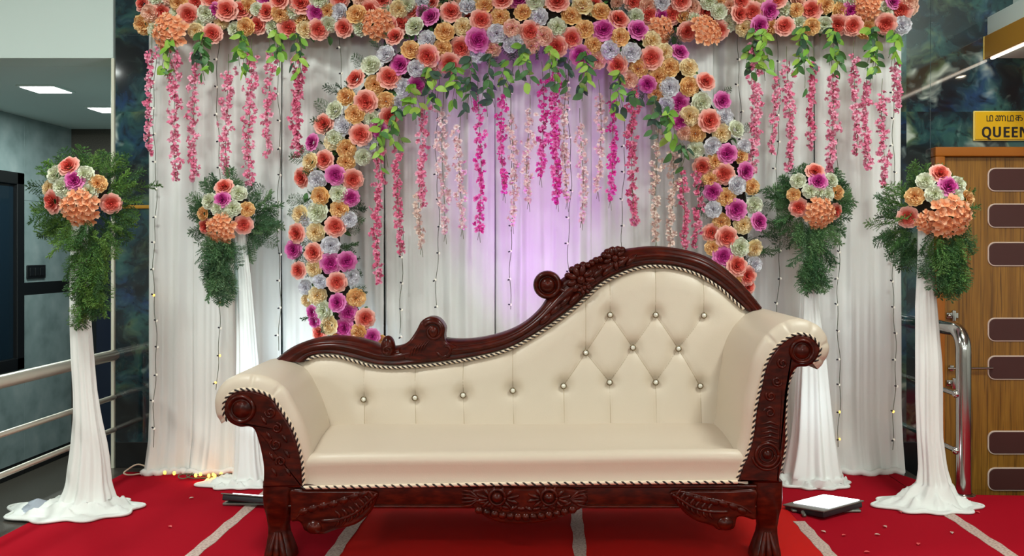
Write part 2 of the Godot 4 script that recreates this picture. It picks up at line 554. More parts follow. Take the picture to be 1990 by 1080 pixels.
func right_side() -> void:
	# gold edged soffit
	var x0 := 2.21
	var o := thing("ceiling_soffit", "white soffit with a gold front edge and a light strip, above the wooden door", "soffit", Vector3(0, 0, 0))
	put("body", span(Vector3(x0 + 0.02, 2.09, -WALL), Vector3(5.0, 2.3, -1.0)), M.white_paint, o)
	put("gold_edge", span(Vector3(x0, 2.085, -WALL + 0.001), Vector3(x0 + 0.02, 2.2, -1.0), 0.003), M.gold, o)
	put("gold_end", span(Vector3(x0 - 0.002, 2.083, -WALL + 0.0005), Vector3(x0 + 0.004, 2.2, -WALL + 0.012), 0.001), M.sign_rim, o)
	put("light_strip", span(Vector3(x0 + 0.022, 2.078, -WALL + 0.03), Vector3(x0 + 0.036, 2.09, -1.0), 0.002), M.strip_glow, o)
	put("upper_box", span(Vector3(2.36, 2.25, -WALL + 0.001), Vector3(5.0, 3.1, -1.0)), M.white_paint, o)
	for z in [-4.1, -3.0]:
		panel_light(Vector3(x0 + 0.06, 2.07, z), 0.04, 0.035, Color(1.0, 0.93, 0.82), Vector3(0.2, -1, 0))
	# wooden door with dark insets
	var d := thing("door", "brown veneer door with dark rounded inset bars behind the steel post", "door", P(1890, 965, WALL))
	d.set_meta("kind", "structure")
	var org := d.position
	var fr := MB.new()
	var fl := P(1808, 288, WALL) - org
	var fl2 := P(1827, 306, WALL) - org
	fr.box(Vector3((fl.x + 2.6) / 2, (fl.y + fl2.y) / 2, 0.03), Vector3(2.6 - fl.x, fl.y - fl2.y, 0.06), 0.004)
	fr.box(Vector3((fl.x + fl2.x) / 2, (fl2.y - 0.1) / 2, 0.03), Vector3(fl2.x - fl.x, fl2.y + 0.1, 0.06), 0.004)
	put("door_frame", fr.mesh(), M.frame_wood, d)
	var leaf := MB.new()
	var w0 := fl2.x + 0.002
	var w1 := 0.78
	leaf.grid(2, 2, func(i, j): return Vector3(w0 if j == 0 else w1, fl2.y - 0.003 if i == 0 else -0.05, 0.03))
	var lm := leaf
	lm.box(Vector3((w0 + w1) / 2, (fl2.y - 0.055) / 2, 0.012), Vector3(w1 - w0, fl2.y + 0.05, 0.034), 0.002)
	put("door_leaf", lm.mesh(), M.door_wood, d)
	var rows := pts("327 373, 396 443, 470 517, 616 662, 689 736, 834 880, 905 950")
	for r in rows:
		var a = P(1913, r.x, WALL) - org
		var b := P(2130, r.y, WALL) - org
		for k in 2:
			var g := 0.0 if k == 0 else 0.006
			var q := MB.new()
			var poly := PackedVector2Array()
			var rad := 0.036 - g
			var corners := [[a.x + g + rad, a.y - g - rad, 90.0], [a.x + g + rad, b.y + g + rad, 180.0], [b.x - g - rad, b.y + g + rad, 270.0], [b.x - g - rad, a.y - g - rad, 0.0]]
			for cc in corners:
				for s in 6:
					var an := deg_to_rad(cc[2] + 90.0 * s / 5.0)
					poly.append(Vector2(cc[0] + rad * cos(an), cc[1] + rad * sin(an)))
			q.slab(poly, 0.036 + 0.003 * k, 0.01, 0.002)
			put("inset_rim" if k == 0 else "inset_bar", q.mesh(), M.inset_rim if k == 0 else M.inset, d)
	# sliding bolt and latches
	var bo := MB.new()
	var b0 := P(1834, 713, WALL) - org
	var b1 := P(1920, 713, WALL) - org
	bo.tube(PackedVector3Array([b0 + Vector3(0, 0, 0.05), b1 + Vector3(0, 0, 0.05)]), 0.006, 8)
	bo.box(b0 + Vector3(0.02, 0, 0.04), Vector3(0.02, 0.03, 0.02), 0.002)
	put("bolt", bo.mesh(), M.steel, d)
	for v in [612.0, 742.0]:
		var la := MB.new()
		var c := P(1844, v, WALL) - org + Vector3(0, 0, 0.036)
		la.box(c, Vector3(0.06, 0.03, 0.012), 0.002)
		la.box(c + Vector3(0.004, 0, 0.01), Vector3(0.02, 0.055, 0.016), 0.003)
		la.ball(c + Vector3(-0.02, 0.0, 0.012), Vector3(0.01, 0.01, 0.01), 8, 5)
		put("latch", la.mesh(), M.steel, d)
	# yellow sign
	var s0 := P(1890, 245, WALL)
	var sg := thing("room_sign", "yellow acrylic sign reading QUEEN under a line of Tamil, above the door", "sign", s0)
	var sy := P(1890, 216, WALL).y - s0.y
	var sx := P(2082, 216, WALL).x - s0.x
	put("rim", span(Vector3(0, -sy, 0), Vector3(sx, sy, 0.012), 0.003), M.sign_rim, sg)
	put("plate", span(Vector3(0.005, -sy + 0.005, 0.004), Vector3(sx - 0.005, sy - 0.005, 0.018), 0.005), M.sign_yellow, sg)
	var tm := TextMesh.new()
	var fn := SystemFont.new()
	fn.font_names = PackedStringArray(["Droid Sans"])
	fn.font_weight = 700
	tm.text = "QUEEN"
	tm.font = fn
	tm.font_size = 64
	tm.pixel_size = 0.00115
	tm.depth = 0.002
	tm.horizontal_alignment = HORIZONTAL_ALIGNMENT_LEFT
	var qp := P(1903, 258, WALL) - s0
	put("lettering", tm, M.ink, sg, Transform3D(Basis(), Vector3(qp.x, qp.y, 0.019)))
	var tam := MB.new()
	var glyph := {
		"ma": ["0 1, 0 0, 1 0, 1 0.8, 0.9 1, 0.62 1, 0.52 0.85, 0.52 0"],
		"nna": ["0.16 0.55, 0.05 0.35, 0.1 0.08, 0.25 0.05, 0.32 0.3, 0.28 0.8, 0.2 1, 0.08 0.85", "0.28 0.85, 0.42 1, 0.5 0.7, 0.48 0.1, 0.36 0.05", "0.5 0.8, 0.62 1, 0.72 0.75, 0.72 0", "0.72 0.8, 0.86 1, 1 0.8, 1 0"],
		"ka": ["0 0.96, 0.75 0.96", "0.4 0.96, 0.4 0", "0.4 0.62, 0.12 0.62, 0 0.4, 0.12 0.15, 0.4 0.25", "0.4 0.62, 0.8 0.62, 0.96 0.4, 0.88 0.12, 0.66 0.15"],
		"lla": ["0.1 0.4, 0.25 0.6, 0.35 0.3, 0.15 0.05, 0 0.4, 0.1 0.95, 0.35 1, 0.48 0.7, 0.48 0", "0.48 0.9, 1 0.96", "0.75 0.96, 0.78 0"]}
	var px := 1914.5
	for g in [["ma", 11.0], ["nna", 20.0], ["ma", 11.0], ["ka", 14.0], ["lla", 17.0]]:
		for stroke in glyph[g[0]]:
			var line := PackedVector3Array()
			for p in pts(stroke):
				var w := P(px + p.x * g[1], 236.0 - p.y * 10.5, WALL) - s0
				line.append(Vector3(w.x, w.y, 0.019))
			tam.tube(line, 0.0024, 6)
		px += g[1] + 4.5
	put("lettering", tam.mesh(), M.ink, sg)
	# steel railing round the door step
	var rl := thing("steel_railing", "polished steel railing with a thick end post in front of the wooden door", "railing", Vector3(1.865, 0, -3.95))
	var zb := -WALL + 3.95
	var po := MB.new()
	var ph := 0.745
	var line := PackedVector3Array()
	for q in [Vector3(0, 0, 0), Vector3(0, ph - 0.12, 0)]:
		line.append(q)
	for k in 9:
		var an := PI / 2 * k / 8.0
		line.append(Vector3(0, ph - 0.09 + 0.09 * sin(an), -0.09 + 0.09 * cos(an)))
	line.append(Vector3(-0.02, ph, zb))
	po.tube(line, 0.033, 16)
	put("end_post", po.mesh(), M.steel, rl)
	for h in [0.46, 0.205]:
		var t = MB.new()
		t.tube(PackedVector3Array([Vector3(-0.034, h, 0), Vector3(-0.034, h, zb)]), 0.012, 10)
		t.ball(Vector3(-0.034, h, 0), Vector3(0.018, 0.018, 0.018), 10, 7)
		put("rail", t.mesh(), M.steel, rl)
	var pl := MB.new()
	pl.lathe(Vector3.ZERO, [Vector2(0.05, 0), Vector2(0.05, 0.008), Vector2(0.036, 0.014)], 16)
	put("base_plate", pl.mesh(), M.steel, rl)

func left_side() -> void:
	# bulkhead and low ceiling of the side room
	struct("wall_bulkhead", span(Vector3(-9, 2.09, -WALL - 0.2), Vector3(-2.235, 3.2, -WALL)), M.white_paint)
	struct("ceiling_side", span(Vector3(-4.0, 2.0901, -7.3), Vector3(-2.0, 2.3, -WALL - 0.2)), M.side_ceiling)
	struct("wall_side_right", span(Vector3(-2.235, -0.6, -7.2), Vector3(-2.1, 2.3, -WALL - 0.16)), M.grey_tile)
	struct("trim_1", span(Vector3(-2.243, -0.04, -WALL - 0.17), Vector3(-2.226, 2.09, -WALL + 0.01), 0.003), M.trim_white)
	struct("trim_2", span(Vector3(-9, -0.6, -WALL - 0.2), Vector3(-4.0, 2.2, -WALL - 0.05)), M.hall_wall)
	# left wall: grey stone tiles with joints, black band
	var w := struct("wall_left", span(Vector3(-4.1, -0.6, -7.3), Vector3(-3.862, 2.15, -WALL)), M.black_tile)
	var zs := [-7.03, -6.4, -5.2, -WALL]
	var ys := [-0.52, -0.42, 0.17, 0.785, 0.875, 1.48, 2.09]
	for i in zs.size() - 1:
		for j in ys.size() - 1:
			var m := span(Vector3(-3.87, ys[j] + 0.001, zs[i] + 0.001), Vector3(-3.85, ys[j + 1] - 0.001, zs[i + 1] - 0.001), 0.001)
			put("wall_tile" if j != 3 and j != 0 else "black_band", m, M.grey_tile if j != 3 and j != 0 else M.black_tile, w)
	# far wall of the side room: dark stone with a dark doorway
	struct("wall_far", span(Vector3(-4.0, -0.6, -7.3), Vector3(-2.0, 2.3, -7.03)), M.granite)
	var dr := thing("door_side", "near black door at the far end of the side room, left of the white edge strip", "door", Vector3(-3.56, -0.52, -7.03))
	dr.set_meta("kind", "structure")
	put("door_frame", span(Vector3(-0.22, 0, 0), Vector3(0.5, 2.05, 0.05), 0.004), M.black_tile, dr)
	put("door_leaf", span(Vector3(-0.06, 0.01, 0.03), Vector3(0.45, 2.0, 0.065), 0.004), mat(c8(22, 28, 44), 0.3), dr)
	# window with black frame
	var a = P(36, 337, 6.33)
	var b := P(36, 716, 6.33)
	var zc := -6.33
	var wi := thing("window", "dark glazed window in a black frame on the grey tiled side wall", "window", Vector3(-3.85, b.y, zc))
	wi.set_meta("kind", "structure")
	var h = a.y - b.y
	var fr := MB.new()
	var t = 0.085
	var wl := 1.1
	fr.box(Vector3(0.02, h / 2, t / 2), Vector3(0.05, h, t), 0.004)
	fr.box(Vector3(0.02, h / 2, wl - t / 2), Vector3(0.05, h, t), 0.004)
	fr.box(Vector3(0.02, t / 2, wl / 2), Vector3(0.05, t, wl), 0.004)
	fr.box(Vector3(0.02, h - t / 2, wl / 2), Vector3(0.05, t, wl), 0.004)
	put("window_frame", fr.mesh(), M.dark_frame, wi)
	put("pane", span(Vector3(0.004, t, t), Vector3(0.014, h - t, wl - t), 0.001), M.glass_dark, wi)
	# socket plate
	var s := P(70, 528, 6.52)
	var so := thing("switch_plate", "small black switch plate on the grey side wall above the black band", "switch plate", Vector3(-3.85, s.y, -6.52))
	put("plate", span(Vector3(0, -0.05, -0.13), Vector3(0.014, 0.05, 0.1), 0.004), M.dark_frame, so)
	for k in 3:
		put("switch", span(Vector3(0.012, -0.03, -0.1 + 0.065 * k), Vector3(0.02, 0.03, -0.05 + 0.065 * k), 0.003), M.black_tile, so)
	# downlights
	for q in [[-5.29, "near"], [-6.05, "far"]]:
		var o := thing("downlight", "square white downlight in the side room ceiling, the %s one" % ("larger and nearer" if q[1] == "near" else "smaller and farther"), "downlight", Vector3(-3.05, 2.09, q[0]))
		put("frame", span(Vector3(-0.115, -0.008, -0.115), Vector3(0.115, 0, 0.115), 0.002), M.white_paint, o)
		put("diffuser", span(Vector3(-0.1, -0.012, -0.1), Vector3(0.1, -0.007, 0.1), 0.002), M.ceiling_glow, o)
	# steel railing along the stage's edge
	var rl := thing("steel_railing", "three-bar brushed steel railing along the left edge of the stage", "railing", Vector3(-2.23, 0, -4.1))
	var bars := [[0.575, 0.028], [0.36, 0.013], [0.195, 0.013]]
	for k in 3:
		var m := MB.new()
		m.tube(PackedVector3Array([Vector3(0, bars[k][0], -WALL + 4.1), Vector3(0, bars[k][0], 2.0)]), bars[k][1], 14)
		put("handrail" if k == 0 else "rail", m.mesh(), M.steel_warm if M.has("steel_warm") else M.steel, rl)
	for z in [-0.07, 1.7]:
		var m := MB.new()
		m.tube(PackedVector3Array([Vector3(0, 0, z), Vector3(0, 0.57, z)]), 0.02, 12)
		put("post", m.mesh(), M.steel, rl)
	# gold strip on the stone wall
	var g0 := P(236, 402, WALL)
	var gs := put("gold_strip", span(Vector3(g0.x, g0.y - 0.009, -WALL - 0.002), Vector3(-1.6, g0.y + 0.009, -WALL + 0.008), 0.002), M.gold, self)
	tag(gs, "thin gold strip across the dark stone wall left of the curtain", "strip")

func carpet() -> void:
	var o := thing("carpet", "red carpet laid in strips over the stage under the sofa", "carpet", Vector3(0, 0, -3.2))
	var xs := [-2.115, -1.29, -0.787, 0.108, 1.008, 1.66]
	for i in xs.size() - 1:
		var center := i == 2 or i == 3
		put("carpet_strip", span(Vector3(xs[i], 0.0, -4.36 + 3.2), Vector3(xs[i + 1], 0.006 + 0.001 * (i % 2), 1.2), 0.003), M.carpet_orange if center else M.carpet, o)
	# right strip with its rounded far edge
	var e := smooth(pts("1.66 -4.38, 1.72 -4.3, 1.79 -4.12, 1.85 -3.98, 1.96 -3.94, 2.5 -3.93, 3.6 -3.93"), 5)
	var m := MB.new()
	m.grid(e.size(), 4, func(i, j):
		var x: float = e[i].x
		var z: float = e[i].y + 3.2
		return Vector3(x, 0.0 if j == 0 else 0.007, z if j < 2 else (z + 0.004 if j == 2 else 1.2)), false, true)
	put("carpet_strip", m.mesh(), M.carpet, o)
	# strips of tape over the joins
	var tapes := [[-1.29, -4.0, "pale tape strip on the red carpet beside the left flood lamp"], [-0.787, -4.1, "pale tape strip on the red carpet under the sofa's left end"], [0.108, -4.2, "pale tape strip on the red carpet under the sofa's middle"], [1.008, -3.55, "pale split tape strip on the red carpet before the lit flood lamp"], [1.66, -3.75, "dull brown tape strip on the red carpet by the right front pedestal"]]
	for k in tapes.size():
		var t = tapes[k]
		var b := MB.new()
		var wd := 0.024
		b.grid(24, 4, func(i, j):
			var z: float = lerpf(t[1], -2.2, i / 23.0)
			var wob := 0.0015 * sin(i * 1.7 + k * 2.0)
			var x: float = t[0] + (wd + 0.003 * sin(i * 2.3 + k)) * (-1.0 if j < 2 else 1.0) + wob
			return Vector3(x, 0.0065 if j == 0 or j == 3 else 0.0095, z), false, true)
		tag(put("tape_strip", b.mesh(), M.tape, self), t[2], "tape")
		if k == 3:
			pass

func curtains() -> void:
	var edges := [287.0, 372.0, 545.0, 745.0, 960.0, 1150.0, 1385.0, 1437.0, 1585.0, 1752.0]
	var where := ["leftmost, narrow, at the dark wall", "second from the left, behind the left rear bouquet", "third from the left, left of the flower arch", "just inside the arch's left leg", "lit violet in the middle of the arch", "inside the arch's right leg", "narrow, behind the arch's right leg", "behind the right rear bouquet", "rightmost, beside the dark wall"]
	for k in edges.size() - 1:
		var u0: float = edges[k]
		var u1: float = edges[k + 1]
		var d := 4.365
		var x0 := (u0 - 1070) * 4.36 / F
		var x1 := (u1 - 1070) * 4.36 / F + 0.002
		var n := int((x1 - x0) / 0.006) + 2
		var r0 := rng.randf() * 100.0
		var fold := noise(1.0, 40 + k, 2)
		var lam := rng.randf_range(0.085, 0.12)
		var m := MB.new()
		var rows := 16
		m.grid(rows, n, func(i, j):
			var t: float = i / float(rows - 1)
			var s: float = j / float(n - 1)
			var x := lerpf(x0, x1, s)
			var y := lerpf(2.36, 0.012, t)
			var ph := TAU * x / lam + 2.4 * fold.get_noise_2d(x * 5.0, y * 0.35) + r0
			var z := 0.016 * sin(ph) * (0.6 + 0.4 * sin(x * 17.0 + r0)) + 0.012 * fold.get_noise_2d(x * 22.0 + 50.0, y * 0.5) + 0.012 * sin(TAU * x / 0.31 + r0)
			z *= 0.7 + 0.3 * t
			var edge := minf(s, 1.0 - s)
			z -= 0.009 * (1.0 - smoothstep(0.0, 0.01, edge * (x1 - x0)))
			if t > 0.985:
				z += 0.05 + 0.02 * sin(x * 23.0 + r0)
			elif t > 0.92:
				z += 0.014
			return Vector3(x, y, -d + z))
		var o := thing("curtain_panel", "white pleated curtain panel, %s" % where[k], "curtain", Vector3.ZERO)
		put("fabric", m.mesh(), M.curtain, o)
		var h = MB.new()
		var hp := PackedVector3Array()
		for j in 24:
			var s := j / 23.0
			hp.append(Vector3(lerpf(x0 + 0.006, x1 - 0.006, s), 0.018 + 0.006 * sin(j * 1.3), -d + 0.06 + 0.02 * sin(lerpf(x0, x1, s) * 23.0 + r0)))
		h.tube(hp, 0.016, 8)
		put("hem", h.mesh(), M.curtain, o)

func fairy_lights() -> void:
	# u, first v, last v, warm from which v on
	var rows := [[301, 110, 880, 540], [424, 115, 760, 560], [542, 130, 690, 2000], [664, 92, 300, 2000], [780, 500, 660, 2000], [850, 120, 600, 2000], [994, 180, 610, 2000], [1107, 160, 560, 2000], [1211, 230, 500, 2000], [1437, 66, 330, 2000], [1512, 120, 640, 2000], [1630, 330, 880, 640], [1738, 180, 880, 560]]
	for k in rows.size():
		var r = rows[k]
		var o := thing("fairy_light_string", "thin vertical string of tiny clear lights on the curtain, %s from the left" % ordinal(k), "fairy lights", P(r[0], r[1], 4.31), "fairy light strings on the curtain")
		var line := PackedVector3Array()
		var v: float = r[1] - 60.0
		var nb := 0
		while v <= r[2]:
			var u: float = r[0] + 3.0 * sin(v * 0.021 + k) + 1.5 * sin(v * 0.07 + k * 2)
			line.append(P(u, v, 4.315) - o.position)
			v += 13.0
		var w := MB.new()
		w.tube(line, 0.0016, 5)
		put("wire", w.mesh(), M.wire, o)
		if not cache.has("bulb"):
			var b := MB.new()
			b.ball(Vector3.ZERO, Vector3(0.0065, 0.008, 0.0065), 8, 6)
			cache.bulb = b.mesh()
			var c := MB.new()
			c.box(Vector3(-0.012, 0.0, 0), Vector3(0.014, 0.009, 0.008), 0.002)
			cache.clip = c.mesh()
		v = r[1]
		while v <= r[2]:
			var u: float = r[0] + 3.0 * sin(v * 0.021 + k) + 1.5 * sin(v * 0.07 + k * 2)
			var xf := Transform3D(Basis(Vector3.BACK, rng.randf_range(-0.6, 0.6)).scaled(Vector3.ONE * 0.8), P(u + rng.randf_range(-2, 4), v, 4.305) - o.position)
			var bulb := put("bulb", cache.bulb, M.bulb_warm if v > r[3] and rng.randf() < 0.5 else M.bulb_off, o, xf)
			put("clip", cache.clip, M.clip, bulb)
			v += 52.0 + rng.randf_range(-3, 3)
			nb += 1
	# warm coil lying at the curtain's foot
	var o := thing("fairy_light_coil", "glowing warm coil of fairy lights on the floor at the curtain's left foot", "fairy lights", Vector3(-1.72, 0.01, -4.24))
	var w := MB.new()
	var line := PackedVector3Array()
	for i in 60:
		var a = i * 0.5
		line.append(Vector3(0.11 * sin(a * 0.35) + 0.03 * cos(a) + 0.05, 0.012 + 0.008 * sin(a * 1.3), 0.03 * sin(a) + 0.02))
	w.tube(line, 0.003, 5)
	put("wire", w.mesh(), M.wire, o)
	for p in [Vector2(-0.15, 0.0), Vector2(-0.1, 0.01), Vector2(0.02, 0.05), Vector2(0.035, 0.03), Vector2(0.085, 0.055), Vector2(0.1, 0.04), Vector2(0.115, 0.06), Vector2(0.13, 0.02)]:
		put("bulb", cache.bulb, M.bulb_warm, o, Transform3D(Basis().scaled(Vector3.ONE * 1.2), Vector3(p.x, 0.022, p.y)))
	var om := OmniLight3D.new()
	om.name = "coil_light"
	om.light_color = Color(1.0, 0.62, 0.2)
	om.light_energy = 0.004
	om.light_size = 0.03
	om.omni_range = 4.0
	om.omni_attenuation = 2.0
	om.shadow_enabled = true
	add_child(om)
	om.position = o.position + Vector3(0.07, 0.045, 0.06)

func ordinal(k: int) -> String:
	return ["first", "second", "third", "fourth", "fifth", "sixth", "seventh", "eighth", "ninth", "tenth", "eleventh", "twelfth", "thirteenth", "fourteenth", "fifteenth", "sixteenth", "seventeenth", "eighteenth", "nineteenth", "twentieth", "twenty-first", "twenty-second", "twenty-third", "twenty-fourth", "twenty-fifth"][k]

# ------------------------------------------------------------------ sofa
func back_depth(v: float) -> float:
	return 3.6 + (820.0 - v) * 0.0003

func PB(u: float, v: float, toward := 0.0) -> Vector3:   # on the sofa's back, raised towards the viewer
	var p := P(u, v, back_depth(v))
	return p + Vector3(0, 0, toward)

func rope(parent: Node, line: PackedVector3Array, facing := Vector3.BACK, step := 0.0205) -> void:
	var b := MB.new()
	b.tube(line, 0.0065, 8)
	put("piping", b.mesh(), M.piping, parent)
	var m := MB.new()
	var acc := 0.0
	var k := 0
	for i in line.size() - 1:
		var a = line[i]
		var c := line[i + 1]
		var len := a.distance_to(c)
		while acc < len:
			var p := a.lerp(c, acc / len)
			var t = (c - a).normalized()
			var side := t.cross(facing).normalized()
			var dir := (t * 0.86 + side * 0.5).normalized()
			var bs := Basis(dir, facing, dir.cross(facing).normalized())
			m.ball(p + facing * 0.0042, Vector3(0.0125, 0.0048, 0.0042), 6, 5, bs)
			acc += step
		acc -= len
	var o := put("rope_trim", m.mesh(), M.rope_dark, parent)
	o.set_meta("kind", "stuff")

func spiral(m: MB, c: Vector3, r0: float, r1: float, turns: float, start: float, rad: float, dir := 1.0) -> void:
	var line := PackedVector3Array()
	var n := int(26 * turns) + 4
	for i in n:
		var t = i / float(n - 1)
		var a = start + dir * TAU * turns * t
		var r := lerpf(r0, r1, t)
		line.append(c + Vector3(r * cos(a), r * sin(a), 0))
	m.tube(line, rad, 7)

func rosette(m: MB, c: Vector3, r: float, n: int) -> void:
	m.ball(c + Vector3(0, 0, r * 0.12), Vector3(r * 0.3, r * 0.3, r * 0.3), 10, 7)
	for k in n:
		var a = TAU * k / n
		var bs := Basis(Vector3.BACK, a)
		m.ball(c + Vector3(cos(a), sin(a), 0) * r * 0.62, Vector3(r * 0.4, r * 0.22, r * 0.2), 8, 6, bs)

func flatten_seat(line: PackedVector2Array, d: float) -> PackedVector3Array:
	var out := PackedVector3Array()
	for p in line:
		out.append(P(p.x, p.y, d))
	return out

func sofa() -> void:
	var s := thing("sofa", "carved mahogany chaise sofa with cream tufted leather on the red carpet", "sofa", Vector3(0, 0, -3.1))
	var org := s.position
	var sp := Transform3D(Basis(), -org)   # meshes below are made in world metres
	# --- wooden back frame
	var up := smooth(pts("537 697, 560 679, 585 666, 615 657, 650 653, 690 656, 725 665, 745 672, 775 672, 800 662, 830 652, 865 657, 900 659, 940 655, 985 643, 1020 625, 1048 600, 1065 575, 1088 545, 1115 528, 1150 510, 1185 490, 1225 482, 1270 478, 1320 483, 1370 497, 1415 526, 1450 560, 1481 598"), 5)
	var lo := smooth(pts("592 703, 602 694, 614 689, 632 687, 660 689, 690 697, 717 705, 742 709, 772 710, 800 708, 830 706, 862 702, 895 697, 935 690, 975 680, 1010 665, 1045 645, 1080 622, 1110 600, 1140 573, 1170 548, 1205 530, 1240 518, 1275 514, 1318 519, 1358 532, 1398 557, 1425 581, 1452 605"), 5)
	var m := MB.new()
	var prof := [0.0, 0.012, 0.03, 0.024, 0.034, 0.04, 0.04, 0.036, 0.03, 0.022, 0.03, 0.026, 0.0]
	m.grid(up.size(), prof.size() + 2, func(i, j):
		var k: int = clampi(j - 1, 0, prof.size() - 1)
		var w := k / float(prof.size() - 1)
		var p: Vector2 = up[i].lerp(lo[i], w)
		var z: float = prof[k]
		if j == 0 or j == prof.size() + 1:
			z = -0.05
		return PB(p.x, p.y, z))
	m.grid(up.size(), 2, func(i, j):
		var p: Vector2 = up[i] if j == 1 else lo[i]
		return PB(p.x, p.y, -0.05))
	put("back_frame", m.mesh(), M.mahogany, s, sp)
	# scrolls that rise from the frame
	m = MB.new()
	var d0 := back_depth(650)
	m.slab(to_plane(smooth(pts("778 676, 798 660, 812 640, 822 622, 838 614, 855 618, 867 634, 866 652, 872 664, 890 672, 870 692, 830 700, 790 696"), 4, true), d0), -d0 + 0.05, 0.08, 0.012)
	var c := P(845, 642, d0) + Vector3(0, 0, 0.05)
	spiral(m, c, 0.043, 0.008, 1.6, 2.6, 0.0075, -1.0)
	m.ball(c, Vector3(0.02, 0.024, 0.016))
	spiral(m, P(868, 676, d0) + Vector3(0, 0, 0.05), 0.036, 0.012, 0.7, 3.4, 0.006)
	for k in 5:
		var a = P(800 + k * 6, 690 - k * 2, d0) + Vector3(0, 0, 0.048)
		m.tube(PackedVector3Array([a, a + Vector3(0.012, 0.03, 0.004), a + Vector3(0.03, 0.05, 0)]), [0.003, 0.005, 0.002], 6)
	put("scroll_carving", m.mesh(), M.mahogany, s, sp)
	m = MB.new()
	m.ball(P(757, 672, d0) + Vector3(0, 0, 0.03), Vector3(0.03, 0.047, 0.036), 16, 12)
	spiral(m, P(757, 678, d0) + Vector3(0, 0, 0.062), 0.018, 0.005, 1.2, 0.5, 0.005)
	put("knob_carving", m.mesh(), M.mahogany, s, sp)
	m = MB.new()
	var d1 := back_depth(553)
	c = P(1064, 553, d1) + Vector3(0, 0, 0.02)
	var disc := Basis(Vector3.RIGHT, PI / 2)
	m.lathe(c, [Vector2(0.0, -0.06), Vector2(0.056, -0.06), Vector2(0.06, 0.0), Vector2(0.057, 0.022), Vector2(0.05, 0.032), Vector2(0.043, 0.03), Vector2(0.038, 0.018), Vector2(0.032, 0.016), Vector2(0.028, 0.028), Vector2(0.018, 0.036), Vector2(0.0, 0.038)], 28, disc)
	spiral(m, P(1080, 575, d1) + Vector3(0, 0, 0.035), 0.06, 0.03, 0.5, -1.6, 0.008)
	put("scroll_carving", m.mesh(), M.mahogany, s, sp)
	# carved flowers and leaves along the crest
	m = MB.new()
	var d2 := back_depth(530)
	rosette(m, P(1128, 543, d2) + Vector3(0, 0, 0.045), 0.062, 9)
	rosette(m, P(1135, 558, d2) + Vector3(0, 0, 0.052), 0.032, 7)
	rosette(m, P(1194, 502, d2) + Vector3(0, 0, 0.03), 0.05, 9)
	for q in pts("1112 524, 1122 519, 1133 515, 1142 516, 1150 511, 1158 506, 1166 504, 1174 496, 1180 490, 1190 486, 1200 485, 1208 486, 1104 536, 1165 520, 1155 535"):
		m.ball(P(q.x, q.y, d2) + Vector3(0, 0, 0.015), Vector3(0.017, 0.016, 0.026), 8, 6)
	for q in pts("1080 600, 1098 585, 1060 618, 1115 580, 1160 530, 1180 525, 1210 508, 1225 505"):
		m.ball(P(q.x, q.y, back_depth(q.y)) + Vector3(0, 0, 0.036), Vector3(0.034, 0.011, 0.014), 8, 6, Basis(Vector3.BACK, 0.8))
	put("flower_carving", m.mesh(), M.mahogany, s, sp)
	# --- tufted back
	var btn := pts("709 774, 808 771, 901 766, 997 757, 1095 748, 1184 741, 1273 741, 1359 748, 1138 684, 1229 674, 1317 676, 1185 611, 1273 611, 1366 612")
	var seams := []
	for q in btn.slice(0, 8):
		seams.append([q, Vector2(q.x + 2, 822)])
	for q in btn.slice(0, 4):
		seams.append([q, Vector2(q.x, 690 if q.x < 950 else 660)])
	for q in [[4, 8], [8, 11], [8, 5], [5, 9], [9, 12], [11, 9], [9, 6], [6, 10], [12, 10], [10, 13], [10, 7]]:
		seams.append([btn[q[0]], btn[q[1]]])
	for q in [[11, 515.0], [12, 505.0], [13, 525.0], [8, 560.0]]:
		seams.append([btn[q[0]], Vector2(btn[q[0]].x, q[1])])
	var top := func(u: float) -> float:
		for i in lo.size() - 1:
			if lo[i + 1].x >= u:
				return lerpf(lo[i].y, lo[i + 1].y, clampf((u - lo[i].x) / maxf(0.01, lo[i + 1].x - lo[i].x), 0, 1))
		return lo[lo.size() - 1].y
	var nu := 300
	var nv := 110
	var tops := []
	for j in nu:
		tops.append(top.call(lerpf(575, 1475, j / float(nu - 1))))
	m = MB.new()
	m.grid(nv, nu, func(i, j):
		var u := lerpf(575, 1475, j / float(nu - 1))
		var v: float = lerpf(tops[j] - 3.0, 832, i / float(nv - 1))
		var q := Vector2(u, v)
		var from_top: float = v - tops[j]
		var z := 0.032 * (1.0 - pow(1.0 - clampf(from_top / 45.0, 0, 1), 2.0))
		var near_b := 1e9
		for bt in btn:
			near_b = minf(near_b, q.distance_squared_to(bt))
		z -= 0.020 * exp(-near_b / 260.0)
		var ds := 1e9
		for sg in seams:
			if absf(sg[0].x - u) < 70 and absf(sg[1].x - u) < 70:
				ds = minf(ds, q.distance_squared_to(Geometry2D.get_closest_point_to_segment(q, sg[0], sg[1])))
		z -= 0.0035 * exp(-ds / 8.0) + 0.005 * exp(-ds / 160.0)
		return PB(u, v, z))
	put("back_upholstery", m.mesh(), M.leather, s, sp)
	for q in btn:
		var b := MB.new()
		var at := PB(q.x, q.y, 0.022)
		b.lathe(at, [Vector2(0.0, -0.004), Vector2(0.0125, -0.004), Vector2(0.0135, 0.003), Vector2(0.0115, 0.006), Vector2(0.0105, 0.003)], 14, disc)
		var bo := put("button", b.mesh(), M.button_rim, s, sp)
		var g := MB.new()
		g.lathe(at, [Vector2(0.0105, 0.002), Vector2(0.0085, 0.007), Vector2(0.005, 0.0095), Vector2(0.0, 0.0095)], 8, disc)
		put("crystal", g.mesh(), M.crystal, bo)
